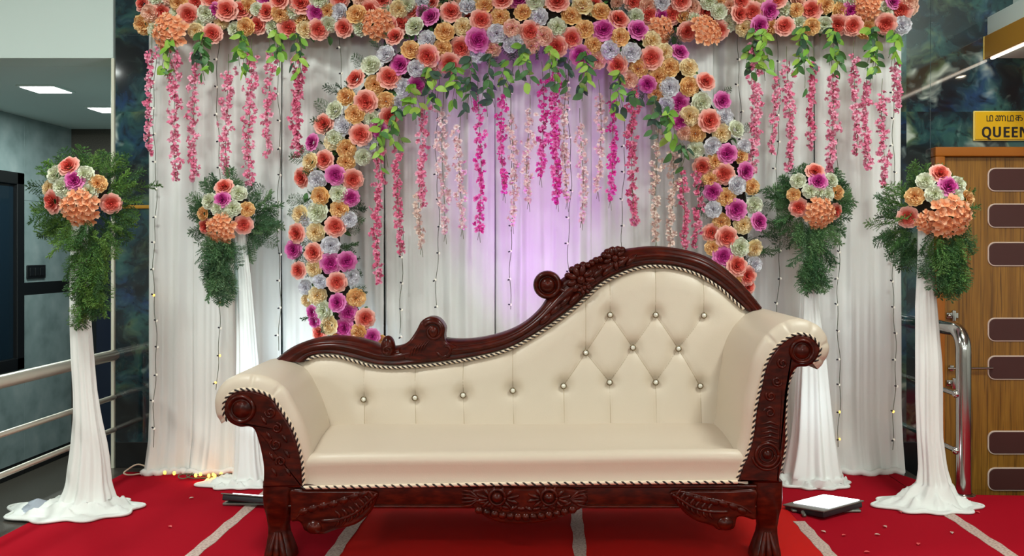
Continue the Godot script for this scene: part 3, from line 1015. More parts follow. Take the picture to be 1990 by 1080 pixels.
	# stitched piping that follows the seams
	for sg in seams:
		m = MB.new()
		var line := PackedVector3Array()
		for k in 13:
			var q: Vector2 = sg[0].lerp(sg[1], k / 12.0)
			var from_top: float = q.y - top.call(q.x)
			var near_b := 1e9
			for bt in btn:
				near_b = minf(near_b, q.distance_squared_to(bt))
			var z := 0.032 * (1.0 - pow(1.0 - clampf(from_top / 45.0, 0, 1), 2.0)) - 0.020 * exp(-near_b / 260.0) - 0.0085
			line.append(PB(q.x, q.y, z - 0.0004))
		m.tube(line, 0.0017, 5)
		put("seam_piping", m.mesh(), M.seam, s, sp)
	var back_line := PackedVector3Array()
	for i in range(4, lo.size() - 2):
		back_line.append(PB(lo[i].x, lo[i].y + 3.0, 0.02))
	rope(s_shift(s, sp), back_line)
	# --- seat
	m = MB.new()
	var seat := []
	for k in 8:
		var t = k / 7.0
		seat.append(Vector2(lerpf(3.68, 3.16, t), 0.392 + 0.012 * sin(t * PI) - 0.004 * t))
	for k in 8:
		var a = PI / 2 * k / 7.0
		seat.append(Vector2(3.125 - 0.035 * sin(a), 0.357 + 0.032 * cos(a)))
	for k in 4:
		seat.append(Vector2(3.09 + 0.004 * sin(k * 1.2), 0.345 - 0.023 * k))
	m.grid(seat.size(), 60, func(i, j):
		var t: float = j / 59.0
		var dd: float = seat[i].x
		var f := clampf((dd - 3.1) / 0.55, 0, 1)
		var x := lerpf(-0.872 - 0.045 * f, 0.70 + 0.0 * f, t)
		var e := minf(t, 1.0 - t)
		var y: float = seat[i].y - 0.010 * exp(-e * 60.0) + 0.004 * sin(t * 3.1 * PI) * 0.3
		var lowl := lerpf(-0.003, 0.012, t)
		return Vector3(x, y + lowl * (1.0 if i > 7 else 0.4), -dd - 0.012 * exp(-e * 70.0) * (1.0 if i > 8 else 0.0)), false, false)
	put("seat_cushion", m.mesh(), M.leather, s, sp)
	# --- arms
	var ropeL := smooth(pts("591 944, 589 905, 584 875, 577 850, 567 826, 558 811, 546 793, 535 777, 520 766, 498 758, 479 756, 459 759, 445 769, 437 784, 437 804, 443 815"), 9)
	var ropeR := smooth(pts("1431 934, 1441 905, 1449 888, 1457 864, 1463 835, 1468 793, 1478 748, 1488 707, 1504 679, 1517 666, 1531 656, 1544 650, 1560 649, 1577 655, 1589 668, 1593 681, 1587 697, 1579 706"), 8)
	for side in [-1, 1]:
		var rp: PackedVector2Array = ropeL if side < 0 else ropeR
		var n := rp.size()
		var wp := to_plane(rp, 3.1)
		var stations := []
		var big := 0.046
		for k in 9:
			var a = PI / 2 * k / 8.0
			stations.append([3.098 + big * (1.0 - cos(a)) * 0.9, big * sin(a)])
		for k in 5:
			stations.append([3.15 + 0.54 * (k + 1) / 5.0, big])
		var am := MB.new()
		am.grid(stations.size(), n, func(i, j):
			var t2: Vector2 = (wp[mini(j + 1, n - 1)] - wp[maxi(j - 1, 0)]).normalized()
			var nn: Vector2 = Vector2(t2.y, -t2.x) if side < 0 else Vector2(-t2.y, t2.x)
			var sj = j / float(n - 1)
			var dd: float = stations[i][0]
			var off: float = stations[i][1]
			var f := clampf((dd - 3.1) / 0.55, 0, 1)
			# gathers round the roll, deepest at the front edge
			if i > 0 and sj > 0.42:
				for cr in ([0.5, 0.635, 0.955] if side < 0 else [0.5, 0.62, 0.75, 0.85, 0.93]):
					off -= 0.008 * exp(-pow((sj - cr) / 0.011, 2.0)) * exp(-pow((dd - 3.1) / 0.03, 2.0))
			off *= lerpf(0.72, 1.12, smoothstep(0.1, 0.6, sj)) * lerpf(1.0, 0.72, smoothstep(0.75, 1.0, sj))
			var q: Vector2 = wp[j] + nn * off
			return Vector3(q.x + (-0.055 * f if side < 0 else 0.0), q.y - (0.012 * f if side < 0 else 0.0), -dd), false, side < 0)
		put("arm_upholstery", am.mesh(), M.leather, s, sp)
		# outer side and back panels of the arm
		var om := MB.new()
		var outer := smooth(pts("447 818, 470 826, 488 832, 500 850, 508 885, 512 920, 511 946") if side < 0 else pts("1579 708, 1560 712, 1543 722, 1531 752, 1527 790, 1525 830, 1525 870, 1519 905, 1515 930"), 4)
		var ow := to_plane(outer, 3.1)
		om.grid(2, ow.size(), func(i, j): return Vector3(ow[j].x + (-0.05 if i == 1 and side < 0 else 0.0), ow[j].y, -3.12 - 0.55 * i), false, side < 0)
		put("arm_side", om.mesh(), M.leather, s, sp)
		# carved front post
		var poly := PackedVector2Array()
		var front := pts("443 816, 452 823, 468 829, 484 828, 495 834, 503 856, 509 880, 513 905, 513 930, 511 946") if side < 0 else pts("1579 707, 1566 712, 1550 713, 1541 722, 1532 745, 1528 775, 1526 827, 1526 857, 1521 892, 1515 920, 1514 936")
		for q in smooth(front, 3):
			poly.append(q)
		var inner: Array = Array(rp).slice(0, n)
		for q in inner:
			poly.append(q)
		var pm := MB.new()
		pm.slab(to_plane(poly, 3.1), -3.1 + 0.012, 0.09, 0.01)
		# volute
		var vc := P(472, 793, 3.1) if side < 0 else P(1556, 681, 3.1)
		var vr := 0.051 if side < 0 else 0.045
		pm.lathe(vc + Vector3(0, 0, 0.012), [Vector2(vr, -0.02), Vector2(vr, 0.006), Vector2(vr * 0.9, 0.014), Vector2(vr * 0.78, 0.012), Vector2(vr * 0.72, 0.003), Vector2(vr * 0.6, 0.004), Vector2(vr * 0.5, 0.010), Vector2(vr * 0.3, 0.013), Vector2(0, 0.014)], 30, disc)
		var post := put("arm_post", pm.mesh(), M.mahogany, s, sp)
		# relief on the post
		var rm := MB.new()
		var zf := Vector3(0, 0, 0.0135)
		if side < 0:
			for q in [[528, 800, 0.02, 1.0], [540, 830, 0.018, -1.0], [538, 862, 0.022, 1.0], [548, 895, 0.018, -1.0]]:
				spiral(rm, P(q[0], q[1], 3.1) + zf, q[2], 0.005, 1.3, 1.0 + q[1], 0.0042, q[3])
			for q in pts("515 815, 525 845, 555 850, 530 885, 560 880, 535 915, 562 915"):
				rm.ball(P(q.x, q.y, 3.1) + zf, Vector3(0.018, 0.006, 0.006), 8, 6, Basis(Vector3.BACK, -1.0))
		else:
			for q in [[1519, 705, 0.018, 1.0], [1508, 740, 0.018, -1.0], [1496, 768, 0.018, 1.0], [1494, 800, 0.021, -1.0]]:
				spiral(rm, P(q[0], q[1], 3.1) + zf, q[2], 0.005, 1.3, 1.0 + q[1], 0.0042, q[3])
			for k in 5:
				var a = P(1478, 822 + k * 9, 3.1) + zf
				rm.tube(PackedVector3Array([a, a + Vector3(0.03, 0.006, 0), a + Vector3(0.06, -0.004, 0)]), [0.002, 0.005, 0.002], 6)
			spiral(rm, P(1489, 882, 3.1) + zf, 0.04, 0.04, 1.0, 0.0, 0.006)
			spiral(rm, P(1489, 882, 3.1) + zf, 0.026, 0.026, 1.0, 0.0, 0.004)
			rm.ball(P(1489, 881, 3.1) + zf, Vector3(0.017, 0.017, 0.017), 12, 8)
			spiral(rm, P(1489, 882, 3.1) + zf, 0.052, 0.052, 0.45, PI * 1.05, 0.005)
		put("relief", rm.mesh(), M.mahogany, post)
		var rl := PackedVector3Array()
		for q in rp:
			rl.append(P(q.x, q.y, 3.1) + Vector3(0, 0, 0.004))
		rope(s_shift(s, sp), rl)
		if side > 0:
			var r2 := PackedVector3Array()
			for q in smooth(pts("1545 716, 1533 744, 1529 775, 1527 827, 1528 857, 1523 892, 1517 917"), 4):
				r2.append(P(q.x, q.y, 3.1) + Vector3(0, 0, -0.01))
			rope(s_shift(s, sp), r2)
		# post block and leg
		var lx := P(538, 970, 3.1).x if side < 0 else P(1493, 960, 3.1).x
		var lm := MB.new()
		var rows := [[0.288, 0.052, 0.0], [0.284, 0.055, 0.0], [0.225, 0.055, 0.0], [0.19, 0.052, 0.0], [0.165, 0.044, 0.002], [0.14, 0.037, 0.006], [0.12, 0.034, 0.006], [0.095, 0.036, 0.004], [0.06, 0.044, 0.0], [0.03, 0.052, -0.002], [0.01, 0.054, -0.002], [0.0085, 0.05, -0.002]]
		lm.grid(rows.size(), 24, func(i, j):
			var a = TAU * j / 24.0
			var cs := cos(a)
			var sn := sin(a)
			var k := 1.0 / pow(pow(absf(cs), 5.0) + pow(absf(sn), 5.0), 0.2)
			var r: float = rows[i][1]
			return Vector3(lx + rows[i][2] * side + r * k * cs, rows[i][0], -3.145 + r * k * sn * 0.95), true, false)
		var tc := lm.vert(Vector3(lx, 0.288, -3.145))
		for j in 24:
			lm.tri(tc, j, (j + 1) % 24)
		var leg := put("leg", lm.mesh(), M.mahogany, s, sp)
		var cm := MB.new()
		for k in 3:
			var bx := lx + (k - 1) * 0.026
			cm.tube(PackedVector3Array([Vector3(bx * 0.3 + lx * 0.7, 0.105, -3.108), Vector3(bx * 0.7 + lx * 0.3, 0.06, -3.099), Vector3(bx, 0.02, -3.09)]), [0.006, 0.011, 0.013], 8)
		put("leaf_carving", cm.mesh(), M.mahogany, leg)
		# rear leg
		var rg := MB.new()
		rg.box(Vector3(lx * 0.93, 0.115, -3.68), Vector3(0.06, 0.212, 0.06), 0.008)
		put("leg", rg.mesh(), M.mahogany, s, sp)
	# --- base rail, mouldings and its carvings
	m = MB.new()
	var xl := P(560, 960, 3.1).x
	var xr := P(1470, 960, 3.1).x
	m.box(Vector3((xl + xr) / 2, 0.237, -3.125), Vector3(xr - xl, 0.082, 0.05), 0.006)
	m.box(Vector3((xl + xr) / 2, 0.2735, -3.12), Vector3(xr - xl, 0.012, 0.06), 0.005)
	m.box(Vector3((xl + xr) / 2, 0.2, -3.12), Vector3(xr - xl, 0.012, 0.056), 0.005)
	put("front_rail", m.mesh(), M.mahogany, s, sp)
	m = MB.new()
	m.box(Vector3((xl + xr) / 2, 0.26, -3.42), Vector3(xr - xl - 0.02, 0.08, 0.56), 0.01)
	put("under_frame", m.mesh(), M.rope_dark, s, sp)
	m = MB.new()
	m.slab(to_plane(PackedVector2Array(pts("575 700, 640 700, 760 716, 900 706, 1040 660, 1180 560, 1280 525, 1380 560, 1470 615, 1450 960, 590 960")), 3.66), -3.7, 0.03, 0.005)
	put("rear_panel", m.mesh(), M.leather, s, sp)
	var front_line := PackedVector3Array()
	for k in 60:
		var t = k / 59.0
		front_line.append(P(lerpf(592, 1432, t), lerpf(945.5, 934.5, t) - 2.0 * sin(t * PI), 3.1) + Vector3(0, 0, 0.012))
	rope(s_shift(s, sp), front_line, Vector3.BACK, 0.029)
	# centre ornament
	m = MB.new()
	var zc := Vector3(0, 0, 0.028)
	m.slab(to_plane(smooth(pts("905 962, 920 948, 970 944, 1020 946, 1075 944, 1125 950, 1142 965, 1130 985, 1100 999, 1070 1010, 1020 1016, 975 1014, 945 1002, 922 986"), 3, true), 3.1), -3.1 + 0.016, 0.05, 0.008)
	for cx in [967.0, 1067.0]:
		m.ball(P(cx, 962, 3.1) + zc, Vector3(0.019, 0.017, 0.02), 12, 9)
		spiral(m, P(cx, 963, 3.1) + zc * 0.7, 0.027, 0.027, 1.0, 0.0, 0.006)
		for k in 12:
			var a = TAU * k / 12.0 + 0.2
			var bs := Basis(Vector3.BACK, a)
			m.ball(P(cx, 963, 3.1) + zc * 0.55 + Vector3(cos(a) * 0.055, sin(a) * 0.028 - 0.006, 0), Vector3(0.03 - 0.014 * absf(sin(a)), 0.0075, 0.009), 8, 6, bs)
	for k in 13:
		var u := 932.0 + k * 15.0
		var vv := 1001.0 - absf(u - 1020) * absf(u - 1020) * 0.0016
		m.ball(P(u, vv, 3.1) + zc * 0.6, Vector3(0.016, 0.014, 0.014), 8, 6)
		m.ball(P(u + 6, vv - 15, 3.1) + zc * 0.5, Vector3(0.017, 0.0085, 0.01), 8, 6, Basis(Vector3.BACK, 0.5 * sin(k * 1.9)))
	for sgn in [-1.0, 1.0]:
		for k in 5:
			var a = P(1020 + sgn * 88, 966, 3.1) + zc * 0.6
			m.tube(PackedVector3Array([a, a + Vector3(sgn * 0.03, 0.025 - 0.012 * k, 0), a + Vector3(sgn * 0.062, 0.03 - 0.015 * k, -0.006)]), [0.003, 0.006, 0.002], 6)
	put("centre_carving", m.mesh(), M.mahogany, s, sp)
	# leaf brackets at the corners
	for side in [-1, 1]:
		m = MB.new()
		var shape := pts("736 957, 724 951, 690 950, 640 950, 600 950, 566 950, 566 980, 566 1010, 580 1011, 588 1018, 592 1028, 605 1034, 630 1036, 652 1028, 690 1018, 715 1000, 728 982") if side < 0 else pts("1301 957, 1314 951, 1340 950, 1380 950, 1420 950, 1468 950, 1468 980, 1468 1008, 1446 1003, 1432 1004, 1428 1020, 1420 1028, 1395 1028, 1384 1020, 1356 1012, 1336 1000, 1318 982")
		m.slab(to_plane(smooth(shape, 3, true), 3.1), -3.1 + 0.014, 0.06, 0.009)
		var rib := pts("733 958, 715 975, 692 994, 660 1006, 628 1009") if side < 0 else pts("1306 958, 1325 970, 1348 984, 1378 991, 1412 992")
		var line := PackedVector3Array()
		for q in smooth(rib, 5):
			line.append(P(q.x, q.y, 3.1) + Vector3(0, 0, 0.016))
		m.tube(line, 0.006, 8)
		for k in 7:
			var q: Vector2 = smooth(rib, 5)[3 + k * 2]
			var a = P(q.x, q.y, 3.1) + Vector3(0, 0, 0.014)
			m.tube(PackedVector3Array([a, a + Vector3(-side * 0.004, 0.014, 0.003), a + Vector3(side * 0.012, 0.03, 0.0)]), [0.004, 0.007, 0.003], 6)
			m.tube(PackedVector3Array([a, a + Vector3(-side * 0.0, -0.014, 0.003), a + Vector3(side * 0.012, -0.027, 0.0)]), [0.004, 0.006, 0.003], 6)
		var rim := PackedVector3Array()
		for q in smooth(pts("578 1004, 592 990, 612 983, 640 976, 670 966, 700 956, 722 953, 735 958") if side < 0 else pts("1302 958, 1318 953, 1340 957, 1372 966, 1404 972, 1440 982, 1458 994"), 4):
			rim.append(P(q.x, q.y, 3.1) + Vector3(0, 0, 0.0135))
		m.tube(rim, 0.004, 7)
		for q in (pts("592 992, 610 986, 630 981, 650 977, 670 970, 690 963, 708 958") if side < 0 else pts("1338 961, 1354 966, 1370 970, 1386 973, 1404 976, 1424 982, 1440 990")):
			m.ball(P(q.x, q.y, 3.1) + Vector3(0, 0, 0.012), Vector3(0.021, 0.013, 0.009), 8, 6, Basis(Vector3.BACK, 0.5 * -side))
		var bl := P(612, 1022, 3.1) if side < 0 else P(1408, 1014, 3.1)
		m.ball(bl + Vector3(0, 0, 0.004), Vector3(0.032, 0.026, 0.026), 14, 10)
		put("leaf_bracket", m.mesh(), M.mahogany, s, sp)

func s_shift(s: Node3D, sp: Transform3D) -> Node3D:   # a trim's own node: the rope and its piping share it
	var o := Node3D.new()
	o.name = "trim"
	s.add_child(o, true)
	o.transform = sp
	return o

# ------------------------------------------------------------------ flowers
var PAL := {
	"c": [[216, 54, 48], [246, 124, 106], [254, 202, 186]],
	"o": [[232, 142, 50], [252, 192, 108], [254, 222, 166]],
	"y": [[240, 190, 100], [252, 228, 166], [254, 240, 204]],
	"p": [[240, 156, 118], [250, 192, 162], [254, 220, 200]],
	"w": [[206, 210, 156], [232, 236, 206], [244, 246, 230]],
	"s": [[214, 208, 220], [240, 238, 244], [250, 249, 252]],
	"m": [[180, 26, 124], [222, 72, 164], [242, 150, 204]],
	"h": [[232, 132, 80], [248, 176, 128], [253, 208, 172]]}

func petal(m: MB, phi: float, w: float, r0: float, r1: float, h0: float, h1: float, flare: float, curl: float, ruf: float, ca: Color, cb: Color, close := 0.0) -> void:
	var seed_ := phi * 3.7 + r1 * 11.0
	m.grid(5, 5, func(i, j):
		var t: float = i / 4.0
		var s: float = -1.0 + j / 2.0
		var an := phi + s * w * (0.5 + 0.5 * sin(PI * clampf(t * 0.85 + 0.12, 0, 1)))
		var rad := lerpf(r0, r1, sin(t * PI / 2)) + flare * t * t * t
		rad *= 1.0 - close * t * t
		rad += ruf * sin(s * 4.2 + seed_) * t * t
		var z := lerpf(h0, h1, t) - 0.10 * s * s * t - curl * t * t * t + ruf * 0.8 * cos(s * 5.0 + seed_) * t * t
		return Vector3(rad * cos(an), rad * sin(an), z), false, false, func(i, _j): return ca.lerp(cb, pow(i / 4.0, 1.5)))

func flower(kind: String, variant: int) -> Array:   # [outer mesh, heart mesh]
	var key := kind + str(variant)
	if cache.has(key):
		return cache[key]
	var pal = PAL[kind]
	var a = lin(pal[0][0], pal[0][1], pal[0][2])
	var b := lin(pal[1][0], pal[1][1], pal[1][2])
	var c := lin(pal[2][0], pal[2][1], pal[2][2])
	var heart := MB.new()
	var outer := MB.new()
	heart.colored = true
	outer.colored = true
	var off := variant * 0.9
	if kind == "c" or kind == "m":       # spiral rose
		heart.ball(Vector3(0, 0, 0.45), Vector3(0.1, 0.1, 0.2), 7, 5)
		for ci in heart.c.size():
			heart.c[ci] = a
		for L in [[3, 0.13, 0.68, 1.35], [3, 0.25, 0.68, 1.15], [4, 0.38, 0.64, 0.98], [5, 0.52, 0.58, 0.8]]:
			for k in L[0]:
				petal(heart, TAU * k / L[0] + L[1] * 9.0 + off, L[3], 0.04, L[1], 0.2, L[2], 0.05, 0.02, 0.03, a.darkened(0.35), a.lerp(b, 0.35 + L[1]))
		for L in [[5, 0.66, 0.5, 0.82, 0.12, 0.06], [6, 0.84, 0.36, 0.74, 0.18, 0.14]]:
			for k in L[0]:
				petal(outer, TAU * k / L[0] + L[1] * 7.0 + off, L[3], 0.2, L[1], 0.05, L[2], L[4], L[5], 0.045, a.lerp(b, 0.6), c if L[1] > 0.7 else b.lerp(c, 0.65))
	elif kind == "h":                    # head of many small florets
		var r := RandomNumberGenerator.new()
		r.seed = 77 + variant
		for k in 26:
			var an := k * 2.39996
			var rr := sqrt((k + 0.5) / 26.0) * 0.86
			var dome := sqrt(maxf(0.05, 1.0 - rr * rr)) * 0.62
			var ce := Vector3(rr * cos(an), rr * sin(an), dome)
			var nn := Vector3(ce.x * 0.9, ce.y * 0.9, 0.7).normalized()
			var bs := Basis.looking_at(-nn, Vector3(0.1, 1, 0.2)).rotated(nn, r.randf() * TAU)
			var tgt := heart if k < 8 else outer
			for q in 4:
				var m := MB.new()
				var pa := TAU * q / 4.0
				tgt.grid(3, 3, func(i, j):
					var t: float = i / 2.0
					var s: float = j - 1.0
					var wd: float = [0.03, 0.14, 0.07][i]
					var dir := Vector3(cos(pa), sin(pa), 0)
					var sd := Vector3(-sin(pa), cos(pa), 0)
					return ce + bs * (dir * t * 0.25 + sd * s * wd + Vector3(0, 0, 0.09 * t * t + 0.05 * s * s)), false, false, func(i, _j): return a.lerp(c if (k + q) % 2 else b, i / 2.0))
	else:                                # ruffled peony or, for s, a closing satin ball
		var close := 0.26 if kind == "s" else 0.16
		for L in [[3, 0.14, 0.68, 1.3], [4, 0.28, 0.68, 1.0], [5, 0.43, 0.63, 0.8], [6, 0.58, 0.56, 0.7]]:
			for k in L[0]:
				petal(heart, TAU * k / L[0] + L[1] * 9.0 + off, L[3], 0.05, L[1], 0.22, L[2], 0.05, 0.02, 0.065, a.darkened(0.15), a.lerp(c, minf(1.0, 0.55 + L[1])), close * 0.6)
		for L in [[6, 0.76, 0.44, 0.7, 0.05, 0.04], [7, 0.94, 0.2, 0.62, 0.05, 0.06]]:
			for k in L[0]:
				petal(outer, TAU * k / L[0] + L[1] * 7.0 + off, L[3], 0.2, L[1], -0.1, L[2] + (0.12 if kind == "s" else 0.0), L[4], L[5], 0.05, b, c, close * 0.6)
	cache[key] = [outer.mesh(), heart.mesh()]
	return cache[key]

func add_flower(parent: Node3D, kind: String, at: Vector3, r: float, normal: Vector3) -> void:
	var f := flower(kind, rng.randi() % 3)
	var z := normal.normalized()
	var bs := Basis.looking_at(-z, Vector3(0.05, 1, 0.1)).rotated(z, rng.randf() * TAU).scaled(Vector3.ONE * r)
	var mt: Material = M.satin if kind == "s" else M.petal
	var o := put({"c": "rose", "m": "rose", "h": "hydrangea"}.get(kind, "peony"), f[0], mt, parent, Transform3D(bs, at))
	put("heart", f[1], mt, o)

func parse(s: String) -> Array:   # "c 280 8 17; ..." -> [kind, u, v, r]
	var out := []
	for q in s.split(";"):
		var w := q.strip_edges().split(" ")
		if w.size() >= 3:
			out.append([w[0], float(w[1]), float(w[2]), float(w[3]) if w.size() > 3 else 17.0])
	return out

func leaf_mesh(k: int) -> ArrayMesh:   # unit leaf hanging down -y
	var key := "leaf%d" % k
	if cache.has(key):
		return cache[key]
	var m := MB.new()
	var w := [0.26, 0.22, 0.3][k % 3] as float
	m.grid(7, 3, func(i, j):
		var t: float = i / 6.0
		var s: float = j - 1.0
		var wd := w * pow(sin(PI * pow(t, 0.8)), 0.8) if i > 0 and i < 6 else 0.004
		return Vector3(s * wd + 0.08 * sin(t * 2.5 + k), -t, 0.07 * absf(s) * (1.0 - t) + 0.12 * sin(t * PI + k)))
	cache[key] = m.mesh()
	return cache[key]

func fern_mesh() -> ArrayMesh:   # a feathery asparagus-fern sprig, unit length along +y
	if cache.has("fern"):
		return cache.fern
	var m := MB.new()
	m.colored = true
	var r := RandomNumberGenerator.new()
	r.seed = 5
	var needle := func(a: Vector3, b: Vector3, w: float, col: Color):
		var n := (b - a).cross(Vector3(r.randf() - 0.5, r.randf() - 0.5, r.randf() - 0.5)).normalized() * w
		var i0 := m.vert(a - n, col)
		var i1 := m.vert(a + n, col)
		var i2 := m.vert(b, col)
		m.tri(i0, i1, i2)
	var stem := func(t: float) -> Vector3: return Vector3(0.10 * sin(t * 2.0), t, 0.12 * t * t)
	for i in 8:
		needle.call(stem.call(i / 8.0), stem.call((i + 1.6) / 8.0), 0.008, Color(0.9, 0.9, 0.6))
	for k in 24:
		var t = 0.04 + 0.94 * k / 24.0
		var base: Vector3 = stem.call(t)
		var sd := -1.0 if k % 2 == 0 else 1.0
		var len := 0.34 * sin(PI * (0.18 + 0.78 * t)) + 0.05
		var dir := Vector3(sd * 0.9, 0.55, r.randf_range(-0.5, 0.5)).normalized()
		needle.call(base, base + dir * len, 0.006, Color(0.85, 0.9, 0.6))
		for q in 11:
			var f := 0.1 + 0.9 * q / 10.0
			var bp := base + dir * len * f
			for z in 2:
				var nd := (dir * 0.6 + Vector3(r.randf() - 0.5, r.randf() - 0.3, r.randf() - 0.5) * 1.6).normalized()
				needle.call(bp, bp + nd * 0.1 * (1.1 - 0.5 * f), 0.013, Color.from_hsv(0.0, 0.0, r.randf_range(0.7, 1.15)))
	cache.fern = m.mesh()
	return cache.fern

func fern_cloud(parent: Node3D, spots: Array, tints: Array) -> void:   # spots: [position, direction, length]
	var mm := MultiMesh.new()
	mm.transform_format = MultiMesh.TRANSFORM_3D
	mm.use_colors = true
	mm.mesh = fern_mesh()
	mm.instance_count = spots.size()
	for i in spots.size():
		var dir: Vector3 = spots[i][1].normalized()
		var side := dir.cross(Vector3(0.1, 0.2, 1)).normalized()
		var bs := Basis(side, dir, side.cross(dir)).rotated(dir, rng.randf() * TAU)
		mm.set_instance_transform(i, Transform3D(bs.scaled(Vector3.ONE * spots[i][2]), spots[i][0]))
		var t: Color = tints[rng.randi() % tints.size()]
		mm.set_instance_color(i, t * rng.randf_range(0.75, 1.2))
	var o := MultiMeshInstance3D.new()
	o.name = "fern"
	o.multimesh = mm
	o.material_override = M.fern
	o.set_meta("kind", "stuff")
	parent.add_child(o, true)

func leaf_filler(parent: Node3D, spots: Array) -> void:
	var mm := MultiMesh.new()
	mm.transform_format = MultiMesh.TRANSFORM_3D
	mm.mesh = leaf_mesh(0)
	mm.instance_count = spots.size()
	for i in spots.size():
		var bs := Basis(Vector3(rng.randf() - 0.5, rng.randf() - 0.5, rng.randf() - 0.5).normalized(), rng.randf() * TAU).scaled(Vector3.ONE * rng.randf_range(0.03, 0.055))
		mm.set_instance_transform(i, Transform3D(bs, spots[i]))
	var o := MultiMeshInstance3D.new()
	o.name = "foliage"
	o.multimesh = mm
	o.material_override = M.leaf[0]
	o.set_meta("kind", "stuff")
	parent.add_child(o, true)

func garland() -> void:
	var o := thing("flower_garland", "long horizontal garland of roses and peonies along the top of the curtains", "garland", P(1020, 30, 4.24))
	var org := o.position
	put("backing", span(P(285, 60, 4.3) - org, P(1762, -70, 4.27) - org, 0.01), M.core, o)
	var s := "c 280 8 15; p 293 26; c 315 24; o 279 48 19; w 303 58 15; h 337 64 31; o 348 5; w 344 24 14; c 366 28 18; c 382 4; w 402 26 17; w 388 46 13; y 381 60 15; c 413 66 17; m 421 19 13; c 441 20 19; y 431 42 14; w 457 57 15; p 452 24 12; c 468 22 18; w 457 2; o 484 14; o 478 52 17; c 504 48; c 520 24; o 545 27; c 585 8 20; w 569 23 14; w 530 52 16; c 560 54 18; o 588 35 20; y 594 58; c 618 58 18; m 614 24 16; o 636 21 15; s 662 24 18; w 638 48 16; c 670 54; o 693 28 19; w 701 52 18; c 721 19 18; w 749 21 17; y 775 18 17; h 735 50 27; c 756 48; c 778 46 18; c 801 23 16; m 823 24 12; w 790 10; c 741 3; s 819 5; w 620 0; c 660 -3; p 700 -4; c 545 2; m 520 -2; w 500 18 13; o 428 -6; c 410 -2; p 330 -5; w 305 -4; m 365 -10; "
	s += "w 1235 33 16; c 1230 5; p 1259 10; s 1286 5; c 1260 29 18; m 1285 31 13; c 1305 28 18; c 1324 3; p 1344 15; o 1329 34; w 1348 38 15; c 1368 24 17; w 1397 22 16; w 1415 46 16; h 1279 60 24; c 1334 61; h 1367 65 28; c 1397 58; p 1416 10; c 1436 28; c 1462 24 18; y 1446 55 16; m 1474 50; m 1494 20; o 1496 51; y 1470 3; w 1523 19 17; o 1547 20 14; c 1577 21 19; p 1550 3; o 1603 10; w 1553 46 17; c 1524 52; o 1577 52 16; w 1601 48 16; o 1632 21; m 1652 20 16; h 1683 15 23; c 1628 48 18; c 1657 50; o 1683 54 21; w 1721 20 17; c 1699 3; c 1750 19 20; p 1769 15 15; c 1721 46 18; s 1752 51 19; p 1706 33 13; m 1734 4 14; w 1653 1; p 1766 2; w 1378 4; o 1400 3; c 1440 2; c 1510 0; m 1590 -4; w 1630 -3; c 1675 -8; "
	for f in parse(s):
		add_flower(o, f[0], P(f[1], f[2], 4.2 + rng.randf_range(-0.025, 0.025)) - org, f[3] * 4.2 / F * 1.2, Vector3(rng.randf_range(-0.45, 0.45), rng.randf_range(-0.5, 0.25), 1))
	# part of the garland behind the arch's crown, and the row above the picture's edge
	for k in 26:
		var u := 840.0 + k * 15.0
		add_flower(o, ["c", "o", "w", "p", "s", "c", "y"][k % 7], P(u, 6.0 + (k % 3) * 15.0, 4.24) - org, 16 * 4.2 / F, Vector3(rng.randf_range(-0.4, 0.4), rng.randf_range(-0.4, 0.3), 1))
	for k in 62:
		add_flower(o, ["c", "o", "w", "p", "c", "y", "m"][(k * 5 + k / 3) % 7], P(275.0 + k * 24.4, -22.0 - (k % 2) * 14.0, 4.2) - org, 17 * 4.2 / F, Vector3(rng.randf_range(-0.4, 0.4), rng.randf_range(-0.2, 0.6), 1))
	var spots := []
	for k in 420:
		spots.append(P(rng.randf_range(275, 1772), rng.randf_range(-40, 72), 4.24) - org)
	leaf_filler(o, spots)

